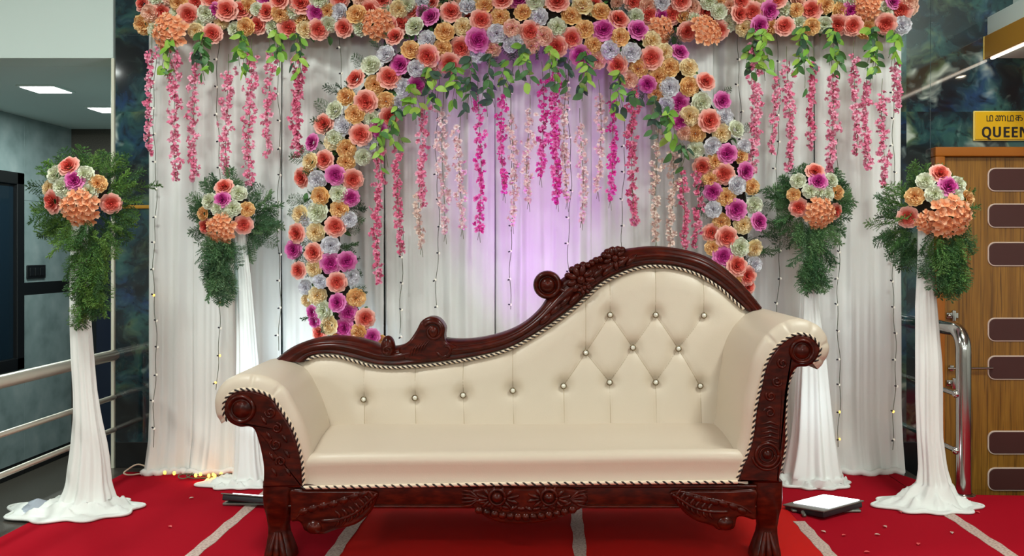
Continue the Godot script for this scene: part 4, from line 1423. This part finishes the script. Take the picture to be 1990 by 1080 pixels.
func arch() -> void:
	var o := thing("flower_arch", "round arch of roses, peonies and fern standing before the curtain behind the sofa", "flower arch", P(1031, 900, 4.15))
	var org := o.position
	var cx = 1031.0
	var cy := 438.0
	var R := 397.0
	# ring that carries the flowers, and its two feet
	var m := MB.new()
	var line := PackedVector3Array()
	for k in 97:
		var a = deg_to_rad(-62.0 + 304.0 * k / 96.0)
		line.append(P(cx + R * cos(a), cy - R * sin(a), 4.2) - org)
	m.tube(line, 0.062, 10)
	m.tube(PackedVector3Array([line[0], Vector3(line[0].x, 0.0 - org.y + 0.006, line[0].z)]), 0.02, 8)
	m.tube(PackedVector3Array([line[96], Vector3(line[96].x, 0.0 - org.y + 0.006, line[96].z)]), 0.02, 8)
	put("ring", m.mesh(), M.core, o)
	var s := "c 769 73; w 806 52 19; m 838 34 17; c 877 25 19; s 909 15 18; o 942 11; c 977 3 18; c 935 40 19; o 972 33 18; y 900 53 18; o 864 63 19; s 830 77 18; s 965 65 19; p 995 55; m 928 78 21; c 897 92 19; p 957 94; s 927 106 17; o 860 94 18; c 832 109 20; c 874 123 19; p 838 140 19; o 798 97 18; s 751 107 19; w 721 127 19; m 779 127 18; s 808 133 17; c 756 152 20; c 693 155 18; o 729 165 19; s 784 170 18; m 810 165 16; o 673 188 18; c 712 198 20; o 750 197 18; s 774 201 16; w 651 214 18; o 690 222 19; w 722 230 17; c 755 226 17; s 670 246 21; c 631 242 18; m 735 251 15; c 701 262 19; w 651 270 18; s 992 88 15; "
	s += "m 609 277 15; y 646 276 16; o 673 289 18; s 718 280 16; w 705 305 16; o 673 316 17; c 632 311 17; y 604 314 17; m 652 340 17; c 589 345 17; s 618 349 19; c 685 348 18; o 623 381 18; w 658 376 17; m 681 384 15; y 584 416 17; w 618 412 21; o 660 406 18; s 678 426 16; c 652 440 18; c 579 453 17; y 614 451 18; s 642 477 19; m 572 485 16; c 611 491 17; m 643 511 18; m 673 507 17; y 611 521 17; c 582 525 15; c 655 548 17; s 681 537 18; s 623 546 15; s 595 558 15; y 618 574 18; y 597 583 13; m 657 588 16; o 692 578 18; m 608 606 12; w 631 603 19; m 677 607 16; c 709 618 17; m 613 623 13; y 641 631 19; m 671 637 17; o 697 645 16; m 724 654 14; o 741 664 13; c 623 646 15; o 655 660 15; c 690 668 15; o 600 330 12; s 592 425 13; "
	s += "m 1011 3; w 1040 5 18; c 1083 7 20; y 1132 12 20; o 1168 24 19; o 1016 24; s 1048 34 19; w 1083 54 19; o 1110 31 19; c 1030 62 19; p 1057 70 18; s 1003 80 15; p 1032 88 17; c 1082 90 19; c 1112 74 18; o 1136 57 18; m 1173 60 20; c 1201 40 19; o 1154 87 18; o 1205 73 18; m 1128 107 18; p 1161 117 17; s 1186 97 19; s 1226 103 20; c 1201 127 18; m 1239 60 18; y 1266 80 19; c 1266 113 20; y 1291 102 17; m 1320 103 16; o 1241 133 19; o 1301 132 19; y 1338 132 18; o 1279 149 19; p 1223 154 17; m 1259 163 15; c 1370 160 17; o 1339 168 19; s 1301 170 20; o 1276 182 17; m 1319 200 18; w 1362 200 20; m 1402 196 16; s 1295 203 17; y 1340 225 19; c 1377 235 20; m 1321 237 14; s 1407 227 18; o 1352 259 19; y 1402 259 18; w 1430 251 17; p 1330 258 14; "
	s += "w 1352 291 17; s 1384 284 18; m 1413 299 17; o 1438 303 16; s 1445 284 14; c 1366 323 17; o 1389 315 17; c 1407 338 18; m 1447 333 16; o 1382 350 18; s 1431 360 19; o 1460 363 16; m 1386 372 16; o 1411 383 18; s 1387 407 17; m 1430 407 18; w 1465 399 17; o 1402 431 17; y 1443 437 18; m 1473 431 16; c 1383 453 16; c 1411 461 19; o 1386 481 16; w 1437 480 19; y 1465 482 17; m 1405 499 18; c 1430 516 19; s 1465 514 16; c 1450 535 17; o 1432 538 14; w 1400 525 15; c 1452 556 14; o 1425 550 15; "
	for f in parse(s):
		var rel := Vector2(f[1] - cx, cy - f[2])
		var dev := (rel.length() - R) / 70.0
		var rad := rel.normalized()
		var dd := 4.11 + 0.05 * dev * dev + rng.randf_range(-0.015, 0.015)
		var n := Vector3(rad.x * dev * 0.55 + rng.randf_range(-0.25, 0.25), rad.y * dev * 0.55 + rng.randf_range(-0.25, 0.2), 1)
		add_flower(o, f[0], P(f[1], f[2], dd) - org, f[3] * dd / F * 1.2, n)
	var spots := []
	for k in 150:
		var a = deg_to_rad(rng.randf_range(-38, 215))
		var sg := -1.0 if rng.randf() < 0.4 else 1.0
		var rr := R + sg * rng.randf_range(15, 48)
		var p := P(cx + rr * cos(a), cy - rr * sin(a), 4.16) - org
		var dir := Vector3(cos(a) * sg + rng.randf_range(-0.6, 0.6), sin(a) * sg + rng.randf_range(-0.5, 0.4), rng.randf_range(0.0, 0.5))
		spots.append([p, dir, rng.randf_range(0.055, 0.105)])
	fern_cloud(o, spots, [lin(70, 100, 62), lin(52, 84, 58), lin(88, 116, 76)])
	var ls := []
	for k in 260:
		var a = deg_to_rad(rng.randf_range(-38, 215))
		var rr := R + rng.randf_range(-46, 46)
		ls.append(P(cx + rr * cos(a), cy - rr * sin(a), 4.15) - org)
	leaf_filler(o, ls)

# ------------------------------------------------------------------ hanging blossom strands and leaf sprays
var BL := {
	"k": [[234, 110, 150], [246, 152, 184], [252, 200, 218]],   # pink
	"d": [[218, 86, 128], [240, 124, 162], [248, 172, 196]],   # deep pink
	"h": [[224, 40, 150], [248, 88, 190], [252, 150, 214]],    # hot magenta
	"b": [[240, 186, 192], [250, 226, 226], [254, 244, 242]],  # blush white
	"n": [[226, 186, 174], [240, 216, 204], [246, 230, 218]]}  # pale cream blush

func blossom(kind: String, variant: int) -> ArrayMesh:
	var key := "bl" + kind + str(variant)
	if cache.has(key):
		return cache[key]
	var p = BL[kind]
	var a = lin(p[0][0], p[0][1], p[0][2])
	var b := lin(p[1 + (variant % 2)][0], p[1 + (variant % 2)][1], p[1 + (variant % 2)][2])
	var m := MB.new()
	m.colored = true
	var r := RandomNumberGenerator.new()
	r.seed = 100 + variant
	for q in 4:
		var bs := Basis(Vector3.BACK, TAU * q / 4.0 + r.randf_range(-0.5, 0.5)) * Basis(Vector3.RIGHT, r.randf_range(-0.8, 0.8))
		var L := r.randf_range(0.75, 1.05)
		m.grid(4, 3, func(i, j):
			var t: float = i / 3.0
			var s: float = j - 1.0
			var wd: float = [0.05, 0.36, 0.42, 0.12][i]
			return bs * Vector3(s * wd, t * L, 0.25 * s * s + 0.3 * sin(t * 3.0)), false, false, func(i, _j): return a.lerp(b, i / 3.0))
	cache[key] = m.mesh()
	return cache[key]

func strands() -> void:
	# kind, u, top, bottom, half-width, blossoms, depth, where
	var sets := [
		["garland's left part", 4.17, [["k", 292, 92, 300, 7, 46], ["k", 341, 100, 350, 17, 74], ["k", 378, 105, 352, 15, 66], ["k", 441, 135, 340, 16, 56], ["k", 486, 105, 362, 17, 76], ["k", 522, 98, 300, 12, 44], ["d", 579, 112, 305, 15, 84]]],
		["arch", 4.12, [["d", 735, 292, 548, 13, 66], ["d", 775, 290, 495, 12, 46], ["k", 822, 205, 400, 14, 54], ["n", 816, 380, 480, 11, 24], ["b", 862, 205, 455, 15, 60], ["b", 895, 250, 445, 14, 46], ["h", 932, 185, 452, 14, 56], ["h", 977, 185, 375, 11, 36], ["b", 996, 225, 435, 12, 44], ["b", 1027, 215, 392, 13, 42], ["h", 1054, 150, 345, 13, 50], ["h", 1080, 135, 392, 14, 80], ["b", 1099, 175, 392, 11, 40], ["b", 1130, 240, 428, 13, 44], ["b", 1165, 185, 372, 11, 34], ["h", 1188, 190, 390, 11, 42], ["d", 1230, 170, 436, 14, 76], ["n", 1276, 255, 470, 13, 46], ["n", 1306, 290, 480, 13, 44], ["d", 1327, 335, 482, 12, 32], ["d", 1354, 330, 480, 13, 30]]],
		["garland's right part", 4.17, [["k", 1465, 88, 335, 16, 92], ["k", 1503, 150, 300, 9, 32], ["k", 1532, 120, 332, 15, 66], ["d", 1578, 122, 285, 10, 40], ["k", 1616, 145, 348, 16, 74], ["k", 1662, 108, 300, 11, 46], ["k", 1684, 160, 328, 10, 44], ["k", 1716, 182, 362, 14, 58], ["k", 1741, 125, 215, 9, 28]]]]
	var names := {"k": "pink", "d": "rose pink", "h": "hot pink", "b": "blush white", "n": "pale cream pink"}
	for st in sets:
		var k := 0
		for r in st[2]:
			var dd: float = st[1] + rng.randf_range(-0.015, 0.02)
			var base := P(r[1], r[2] - 30.0, dd)
			var o := thing("blossom_strand", "%s silk blossom strand under the %s, %s from the left" % [names[r[0]], st[0], ordinal(k)], "blossom strand", base, "blossom strands under the " + st[0])
			k += 1
			var len: float = (r[3] - r[2] + 30.0) * dd / F
			var ph := rng.randf() * 6.0
			var line := PackedVector3Array()
			for i in 14:
				var t = i / 13.0
				line.append(Vector3(0.008 * sin(t * 5.0 + ph), -len * t, 0.006 * cos(t * 4.0 + ph)))
			var m := MB.new()
			m.tube(line, 0.0014, 5)
			put("stem", m.mesh(), M.stem, o)
			var t0 = 30.0 / (r[3] - r[2] + 30.0)
			var count := int(r[5] * 1.35)
			for i in count:
				var t = lerpf(t0, 1.0, pow((i + rng.randf()) / count, 0.95))
				var taper := lerpf(1.0, 0.5, t * t)
				var clump := 0.55 + 0.45 * sin(t * len * 46.0 + ph * 3.0)
				var w: float = r[4] * dd / F * taper * (0.35 + 0.65 * clump)
				var p := Vector3(0.008 * sin(t * 5.0 + ph) + rng.randf_range(-w, w), -len * t + rng.randf_range(-0.006, 0.006), rng.randf_range(-0.018, 0.022))
				var bs := Basis(Vector3(rng.randf() - 0.5, rng.randf() - 0.5, rng.randf() - 0.5).normalized(), rng.randf() * 1.6) * Basis(Vector3.BACK, rng.randf() * TAU)
				put("blossom", blossom(r[0], rng.randi() % 4), M.petal, o, Transform3D(bs.scaled(Vector3.ONE * rng.randf_range(0.013, 0.021)), p))
			if r[0] == "b" or r[0] == "n" or r[0] == "h":
				var tl := MB.new()
				for q in 2:
					var a = Vector3(line[13].x, -len, 0)
					tl.tube(PackedVector3Array([a, a + Vector3(0.008 * (q - 0.5), -0.02, 0.004), a + Vector3(0.012 * (q - 0.5), -0.035 - 0.012 * q, 0)]), 0.0011, 4)
				put("tendril", tl.mesh(), M.stem, o)

func sprays() -> void:
	# u, top, bottom, half-width, leaves, tone (0 mixed, 1 bright, 2 dark)
	var sets := [
		["garland's left part", 4.15, [[330, 75, 170, 18, 16, 1], [396, 72, 165, 20, 22, 0], [474, 68, 160, 17, 22, 1], [541, 68, 150, 14, 14, 1], [580, 75, 165, 17, 15, 0]]],
		["arch", 4.09, [[768, 215, 300, 22, 18, 0], [742, 240, 350, 14, 11, 1], [805, 170, 250, 18, 16, 1], [838, 140, 225, 18, 18, 0], [880, 130, 215, 20, 20, 0], [912, 118, 240, 16, 16, 2], [950, 112, 235, 16, 16, 2], [982, 125, 205, 13, 12, 0], [1018, 95, 185, 16, 18, 0], [1074, 98, 195, 16, 16, 0], [1100, 120, 185, 10, 8, 2], [1135, 110, 205, 18, 20, 0], [1200, 145, 245, 16, 18, 0], [1232, 180, 215, 12, 6, 2], [1275, 195, 285, 14, 14, 2], [1300, 215, 305, 14, 14, 1], [1325, 285, 330, 10, 8, 2]]],
		["garland's right part", 4.15, [[1462, 66, 165, 16, 18, 0], [1484, 66, 165, 15, 18, 1], [1560, 62, 180, 20, 26, 0], [1618, 62, 160, 18, 24, 0], [1692, 64, 170, 22, 28, 0], [1735, 66, 140, 12, 12, 1]]]]
	var tone := ["mixed green", "bright green", "dark green"]
	for st in sets:
		var k := 0
		for r in st[2]:
			var dd: float = st[1] + rng.randf_range(-0.02, 0.01)
			var o := thing("leaf_spray", "hanging spray of %s leaves under the %s, %s from the left" % [tone[r[5]], st[0], ordinal(k)], "leaf spray", P(r[0], r[1] - 8, dd), "leaf sprays under the " + st[0])
			k += 1
			var len: float = (r[2] - r[1]) * dd / F
			var m := MB.new()
			var twigs := []
			for q in 3:
				var line := PackedVector3Array()
				var dx = (q - 1) * r[3] * 0.6 * dd / F
				var ql = len * [0.75, 1.0, 0.85][q]
				for i in 8:
					var t = i / 7.0
					line.append(Vector3(dx * t + 0.01 * sin(t * 4.0 + q + k), -ql * t, 0.015 * sin(t * 3.0)))
				m.tube(line, 0.0013, 5)
				twigs.append(line)
			put("stem", m.mesh(), M.stem, o)
			for i in r[4]:
				var line: PackedVector3Array = twigs[i % 3]
				var t = (i / 3 + rng.randf() * 0.8) / (r[4] / 3.0)
				var p := line[clampi(int(t * 7.0), 0, 7)]
				var sd := -1.0 if (i / 3) % 2 == 0 else 1.0
				var bs := Basis(Vector3.BACK, sd * rng.randf_range(0.3, 1.3)) * Basis(Vector3.UP, rng.randf_range(-0.8, 0.8)) * Basis(Vector3.RIGHT, rng.randf_range(-0.5, 0.3))
				var shade: int = r[5]
				var mi := 0
				if shade == 0:
					mi = [0, 1, 2, 0, 3][rng.randi() % 5]
				elif shade == 1:
					mi = [1, 3, 1, 0][rng.randi() % 4]
				else:
					mi = [2, 2, 0][rng.randi() % 3]
				put("leaf", leaf_mesh(rng.randi() % 3), M.leaf[mi], o, Transform3D(bs.scaled(Vector3.ONE * rng.randf_range(0.043, 0.062)), p + Vector3(0, 0, rng.randf_range(-0.01, 0.015))))

# ------------------------------------------------------------------ pedestals and bouquets
func pedestals() -> void:
	var defs := [
		{"at": "left front", "where": "beside the left railing", "d": 3.72, "u": 167.0, "rows": "430 156 18, 500 154 19, 560 155 21, 640 157 23, 700 160 24, 760 164 24, 810 168 27, 877 172 37, 944 170 47, 970 168 58", "base": [1.0, 1.0, 0.95, 1.2, 1.4, 1.0, 0.7, 0.8], "bw": 104.0, "bz": 0.85, "fern": "165 390 105 95", "trail": "185 450 190 610 46",
			"fl": "c 155 328 19; w 129 342 20; w 186 343 18; m 171 355 18; y 107 367 18; o 207 360 18; w 148 367 20; w 195 374 18; c 123 393 22; h 180 404 33; c 222 396 18; w 160 380 15", "tint": [[84, 130, 58], [58, 100, 50], [112, 154, 66]]},
		{"at": "left rear", "where": "behind the sofa's left arm", "d": 4.12, "u": 478.0, "rows": "440 462 16, 530 472 17, 600 476 20, 700 481 25, 780 483 28, 850 484 30, 900 486 36, 930 488 44", "base": [0.9, 0.8, 0.7, 0.9, 1.25, 1.1, 0.8, 0.8], "bw": 74.0, "bz": 0.75, "fern": "450 425 78 75", "trail": "430 470 440 575 24",
			"fl": "c 447 367 17; w 474 378 17; m 448 391 15; w 422 393 17; w 467 407 16; o 406 416 14; o 490 408 15; c 410 440 16; c 482 437 17; h 447 443 27; w 440 407 15; w 455 420 14", "tint": [[90, 134, 84], [70, 108, 72], [116, 152, 104]]},
		{"at": "right rear", "where": "behind the sofa's right arm", "d": 4.12, "u": 1580.0, "rows": "430 1575 15, 530 1574 16, 600 1574 21, 700 1578 31, 780 1580 39, 850 1582 46, 900 1583 54, 925 1584 60", "base": [1.0, 0.9, 0.75, 0.8, 1.05, 0.9, 0.8, 0.9], "bw": 70.0, "bz": 0.8, "fern": "1574 400 70 75", "trail": "1574 450 1568 560 24",
			"fl": "c 1574 338 17; m 1577 357 17; w 1543 354 16; w 1604 353 15; w 1563 374 16; w 1594 380 15; o 1535 380 14; o 1617 376 15; c 1545 404 17; c 1616 411 15; h 1580 413 28; w 1580 376 14", "tint": [[86, 134, 80], [66, 108, 68], [110, 152, 96]]},
		{"at": "right front", "where": "beside the steel post and wooden door", "d": 3.78, "u": 1803.0, "rows": "440 1798 18, 520 1798 19, 600 1799 25, 700 1803 29, 780 1804 29, 850 1806 28, 910 1812 31, 940 1815 38", "base": [1.05, 0.95, 0.85, 0.95, 1.15, 0.9, 0.7, 0.85], "bw": 92.0, "bz": 0.8, "fern": "1802 425 85 100", "trail": "1830 470 1830 560 36",
			"fl": "c 1813 342 19; m 1822 367 19; w 1785 355 18; w 1844 362 18; o 1766 384 19; w 1797 381 19; w 1834 385 19; o 1866 388 18; c 1760 422 19; h 1822 421 38; c 1864 421 17; h 1790 431 21; w 1812 395 16", "tint": [[82, 130, 68], [60, 102, 58], [106, 150, 76]]}]
	for df in defs:
		var d: float = df.d
		var cx = (df.u - 1070.0) * d / F
		var o := thing("draped_pedestal", "slim pedestal draped to the floor in white cloth, %s" % df.where, "pedestal", Vector3(cx, 0.006, -d))
		var rows := []
		for q in df.rows.split(","):
			var w: PackedStringArray = q.strip_edges().split(" ")
			var p := P(float(w[1]), float(w[0]), d)
			rows.append([p.y, p.x - cx, float(w[2]) * d / F])
		var N := 96
		var fz := noise(0.9, int(df.u), 3)
		var foot: float = df.bw * d / F
		var lastrow = rows[rows.size() - 1]
		var total := 26
		var pool := 9
		var m := MB.new()
		var edge := func(a: float) -> float:
			var f := a / TAU * 8.0
			var i := int(floor(f)) % 8
			return lerpf(df.base[i], df.base[(i + 1) % 8], smoothstep(0.0, 1.0, f - floor(f)))
		m.grid(total + pool, N, func(i, j):
			var a = TAU * j / float(N)
			var cs := cos(a)
			var sn := sin(a)   # sn > 0 is towards the viewer
			if i < total:
				var f: float = i / float(total - 1) * (rows.size() - 1)
				var k := mini(int(f), rows.size() - 2)
				var t = f - k
				var y: float = lerpf(rows[k][0], rows[k + 1][0], t)
				var x: float = lerpf(rows[k][1], rows[k + 1][1], t)
				var r: float = lerpf(rows[k][2], rows[k + 1][2], t)
				var deep := clampf(i / float(total), 0.1, 1.0)
				var fold := 0.10 * sin(a * 7.0 + 0.8 * sin(y * 3.0) + df.u) + 0.07 * sin(a * 13.0 + y * 1.5) + 0.22 * fz.get_noise_3d(cs * 1.3, y * 0.9, sn * 1.3)
				r *= 0.8 * (1.0 + fold * (0.35 + 0.9 * deep))
				return Vector3(x + r * cs, y, r * sn * 0.8)
			var tt = (i - total + 1) / float(pool)
			var r0: float = lastrow[2] * 0.85 * (1.0 + 0.12 * sin(a * 7.0 + df.u))
			var e: float = foot * edge.call(a) * (1.0 + 0.08 * sin(a * 9.0 + df.u))
			var ez: float = e * df.bz
			var rx := lerpf(r0, e, pow(tt, 1.3))
			var rz := lerpf(r0 * 0.8, ez, pow(tt, 1.3))
			var y2: float = lerpf(lastrow[0] * pow(1.0 - tt, 1.5), 0.0, tt)
			y2 += 0.022 * maxf(0.0, sin(a * 6.0 + tt * 9.0 + df.u * 0.3) + 0.4 * sin(a * 15.0 + tt * 4.0)) * sin(PI * tt) + 0.012 * (1.0 - tt)
			if i == total + pool - 2:
				y2 = maxf(y2, 0.016)
			return Vector3(lastrow[1] * (1.0 - tt) + rx * cs, maxf(y2, 0.003), rz * sn), true, true)
		put("cloth", m.mesh(), M.cloth, o)
		var pl := MB.new()
		var tr = rows[0]
		pl.tube(PackedVector3Array([Vector3(0, 0.0, 0), Vector3(tr[1], tr[0] + 0.01, 0)]), tr[2] * 0.6, 14)
		put("column", pl.mesh(), M.white_paint, o)
		var h = MB.new()
		var hp := PackedVector3Array()
		for j in N + 1:
			var a = TAU * j / float(N)
			var e: float = foot * edge.call(a) * (1.0 + 0.08 * sin(a * 9.0 + df.u))
			hp.append(Vector3(e * cos(a), 0.008, e * df.bz * sin(a)))
		h.tube(hp, 0.006, 6, false)
		put("hem", h.mesh(), M.cloth, o)
		# bouquet resting on the pedestal
		var fe: PackedStringArray = df.fern.split(" ")
		var fc := P(float(fe[0]), float(fe[1]), d)
		var bq := thing("bouquet", "round bouquet of roses, peonies and trailing fern on the %s pedestal" % df.at, "bouquet", fc)
		var fl := parse(df.fl)
		var mid := Vector2.ZERO
		for f in fl:
			mid += Vector2(f[1], f[2])
		mid /= fl.size()
		var radp := 62.0 * 3.7 / d
		for f in fl:
			var rel: Vector2 = (Vector2(f[1], f[2]) - mid) / radp
			var zz := sqrt(maxf(0.08, 1.0 - rel.length_squared())) * radp * d / F * 0.75
			var n := Vector3(rel.x * 0.6, -rel.y * 0.5 + 0.12, 0.9)
			add_flower(bq, f[0], P(f[1], f[2], d) - fc + Vector3(0, 0, zz), f[3] * d / F * 1.12, n)
		var ball := MB.new()
		ball.ball(P(mid.x, mid.y, d) - fc, Vector3(1, 1, 0.8) * radp * 0.7 * d / F, 14, 10)
		put("foam", ball.mesh(), M.core, bq)
		var spots := []
		var ru := float(fe[2])
		var rv := float(fe[3])
		for k in 125:
			var a = rng.randf() * TAU
			var q := sqrt(rng.randf_range(0.1, 1.0)) * 0.72
			var p := P(float(fe[0]) + ru * q * cos(a), float(fe[1]) + rv * q * sin(a), d) - fc
			p.z += rng.randf_range(-0.09, 0.02)
			spots.append([p, Vector3(cos(a), -sin(a) * 0.8 + 0.05, rng.randf_range(-0.5, 0.5)), rng.randf_range(0.07, 0.125)])
		var tq: PackedStringArray = df.trail.split(" ")
		for k in 70:
			var t = rng.randf()
			var p := P(lerpf(float(tq[0]), float(tq[2]), t) + rng.randf_range(-1, 1) * float(tq[4]) * (1.1 - 0.75 * t), lerpf(float(tq[1]), float(tq[3]), t) - 25.0, d) - fc
			p.z += rng.randf_range(0.04, 0.1)
			spots.append([p, Vector3(rng.randf_range(-0.7, 0.7), -1.0, rng.randf_range(-0.1, 0.5)), rng.randf_range(0.08, 0.13)])
		var tints := []
		for q in df.tint:
			tints.append(lin(q[0], q[1], q[2]))
		fern_cloud(bq, spots, tints)

# ------------------------------------------------------------------ flood lamps on the floor
func flood(label: String, at: Vector3, basis: Basis, w: float, h: float, glow: Material) -> void:
	var o := thing("flood_lamp", label, "flood lamp", at)
	var m := MB.new()
	m.box(Vector3(0, -0.012, 0), Vector3(w, 0.026, h), 0.004, Basis())
	put("housing", m.mesh(), M.lamp_body, o, Transform3D(basis, Vector3.ZERO))
	m = MB.new()
	m.box(Vector3(0, 0.002, 0), Vector3(w + 0.012, 0.006, h + 0.012), 0.002)
	put("bezel", m.mesh(), M.lamp_grey, o, Transform3D(basis, Vector3.ZERO))
	m = MB.new()
	m.box(Vector3(w * 0.08, 0.005, 0), Vector3(w * 0.8, 0.006, h * 0.92), 0.002)
	put("led_panel", m.mesh(), glow, o, Transform3D(basis, Vector3.ZERO))
	m = MB.new()
	for sx in [-1.0, 1.0]:
		var a = basis * Vector3(sx * (w / 2 + 0.008), -0.012, 0)
		m.tube(PackedVector3Array([a, Vector3(a.x, -at.y + 0.012, a.z + 0.03)]), 0.008, 8)
	m.box(Vector3(0, -at.y + 0.013, 0.03), Vector3(w + 0.03, 0.012, 0.035), 0.003)
	put("bracket", m.mesh(), M.lamp_grey, o)

func floor_lamps() -> void:
	flood("lit white square flood lamp lying on the red carpet right of the sofa", P(1600, 978, 3.72), Basis(Vector3.UP, 0.62) * Basis(Vector3.RIGHT, -0.1), 0.26, 0.2, M.lamp_glow)
	flood("black flood lamp tilted on its bracket behind the sofa's left front leg", P(500, 965, 3.82), Basis(Vector3.UP, -0.25) * Basis(Vector3.RIGHT, -0.3), 0.24, 0.16, M.lamp_glow)
	flood("violet flood lamp on the floor hidden behind the sofa's middle", Vector3(-0.12, 0.12, -3.97), Basis(Vector3.RIGHT, -0.35), 0.22, 0.1, M.lamp_purple)

func small_things() -> void:
	# cable looping out from under the curtain's left foot
	var m := MB.new()
	var line := PackedVector3Array()
	for q in smooth(pts("288 914, 278 906, 262 904, 248 912, 243 918, 256 921, 275 919, 290 922"), 5):
		line.append(Vector3((q.x - 1070) * 4.3 / F, EYE - (minf(q.y, 923.0) - 490) * 4.3 / F, -4.3 + 0.002 * (q.y - 912)))
	for i in line.size():
		line[i].y = maxf(line[i].y, 0.011)
	m.tube(line, 0.004, 6)
	tag(put("power_cable", m.mesh(), M.piping, self), "pale power cable looping out at the left foot of the curtain", "cable")
	# plastic bag and paper cup scrap on the dark floor at the left
	m = MB.new()
	var fz := noise(3.0, 9, 3)
	var bc := Vector3(-2.18, 0.0, -3.72)
	m.grid(8, 16, func(i, j):
		var t: float = i / 7.0
		var a = TAU * j / 16.0
		var r := 0.055 * sin(PI * (0.5 + 0.5 * t)) * (1.0 + 0.6 * fz.get_noise_2d(cos(a) * 2.0 + t, sin(a) * 2.0)) + 0.002
		return bc + Vector3(r * cos(a) * 1.2, 0.004 + 0.05 * t, r * sin(a)), true, true)
	tag(put("plastic_bag", m.mesh(), M.plastic, self), "crumpled pale plastic bag on the dark floor beside the left front pedestal", "bag")
	m = MB.new()
	m.lathe(Vector3(-3.19, -0.52, -5.72), [Vector2(0, 0), Vector2(0.035, 0.0), Vector2(0.042, 0.03), Vector2(0.038, 0.032), Vector2(0.03, 0.01), Vector2(0, 0.008)], 16)
	tag(put("paper_cup", m.mesh(), M.white_paint, self), "small white cup lying on the dark floor beyond the left railing", "cup")
	# fallen petals
	var spots := pts("1750 1000, 1705 1044, 1785 1062, 1600 1038, 1640 1045, 1720 1028, 1685 1078, 1850 1040, 330 1028, 372 972, 1900 1000")
	for k in spots.size():
		var p := spots[k] as Vector2
		var d := EYE * F / (p.y - 490.0)
		var b := MB.new()
		var w := P(p.x, p.y, d)
		b.grid(4, 3, func(i, j):
			var t: float = i / 3.0
			var s: float = j - 1.0
			return Vector3(s * [0.002, 0.007, 0.006, 0.001][i], 0.009 + 0.003 * s * s + 0.002 * sin(t * 3.0), (t - 0.5) * 0.02).rotated(Vector3.UP, k * 1.3) + Vector3(w.x, 0, w.z), false, true)
		b.colored = false
		tag(put("fallen_petal", b.mesh(), M.inset_rim if k % 2 else mat(c8(226, 90, 90), 0.6, 0.0, {"cull_mode": BaseMaterial3D.CULL_DISABLED}), self), "tiny fallen petal scrap on the red carpet", "petal", "fallen petals on the carpet")
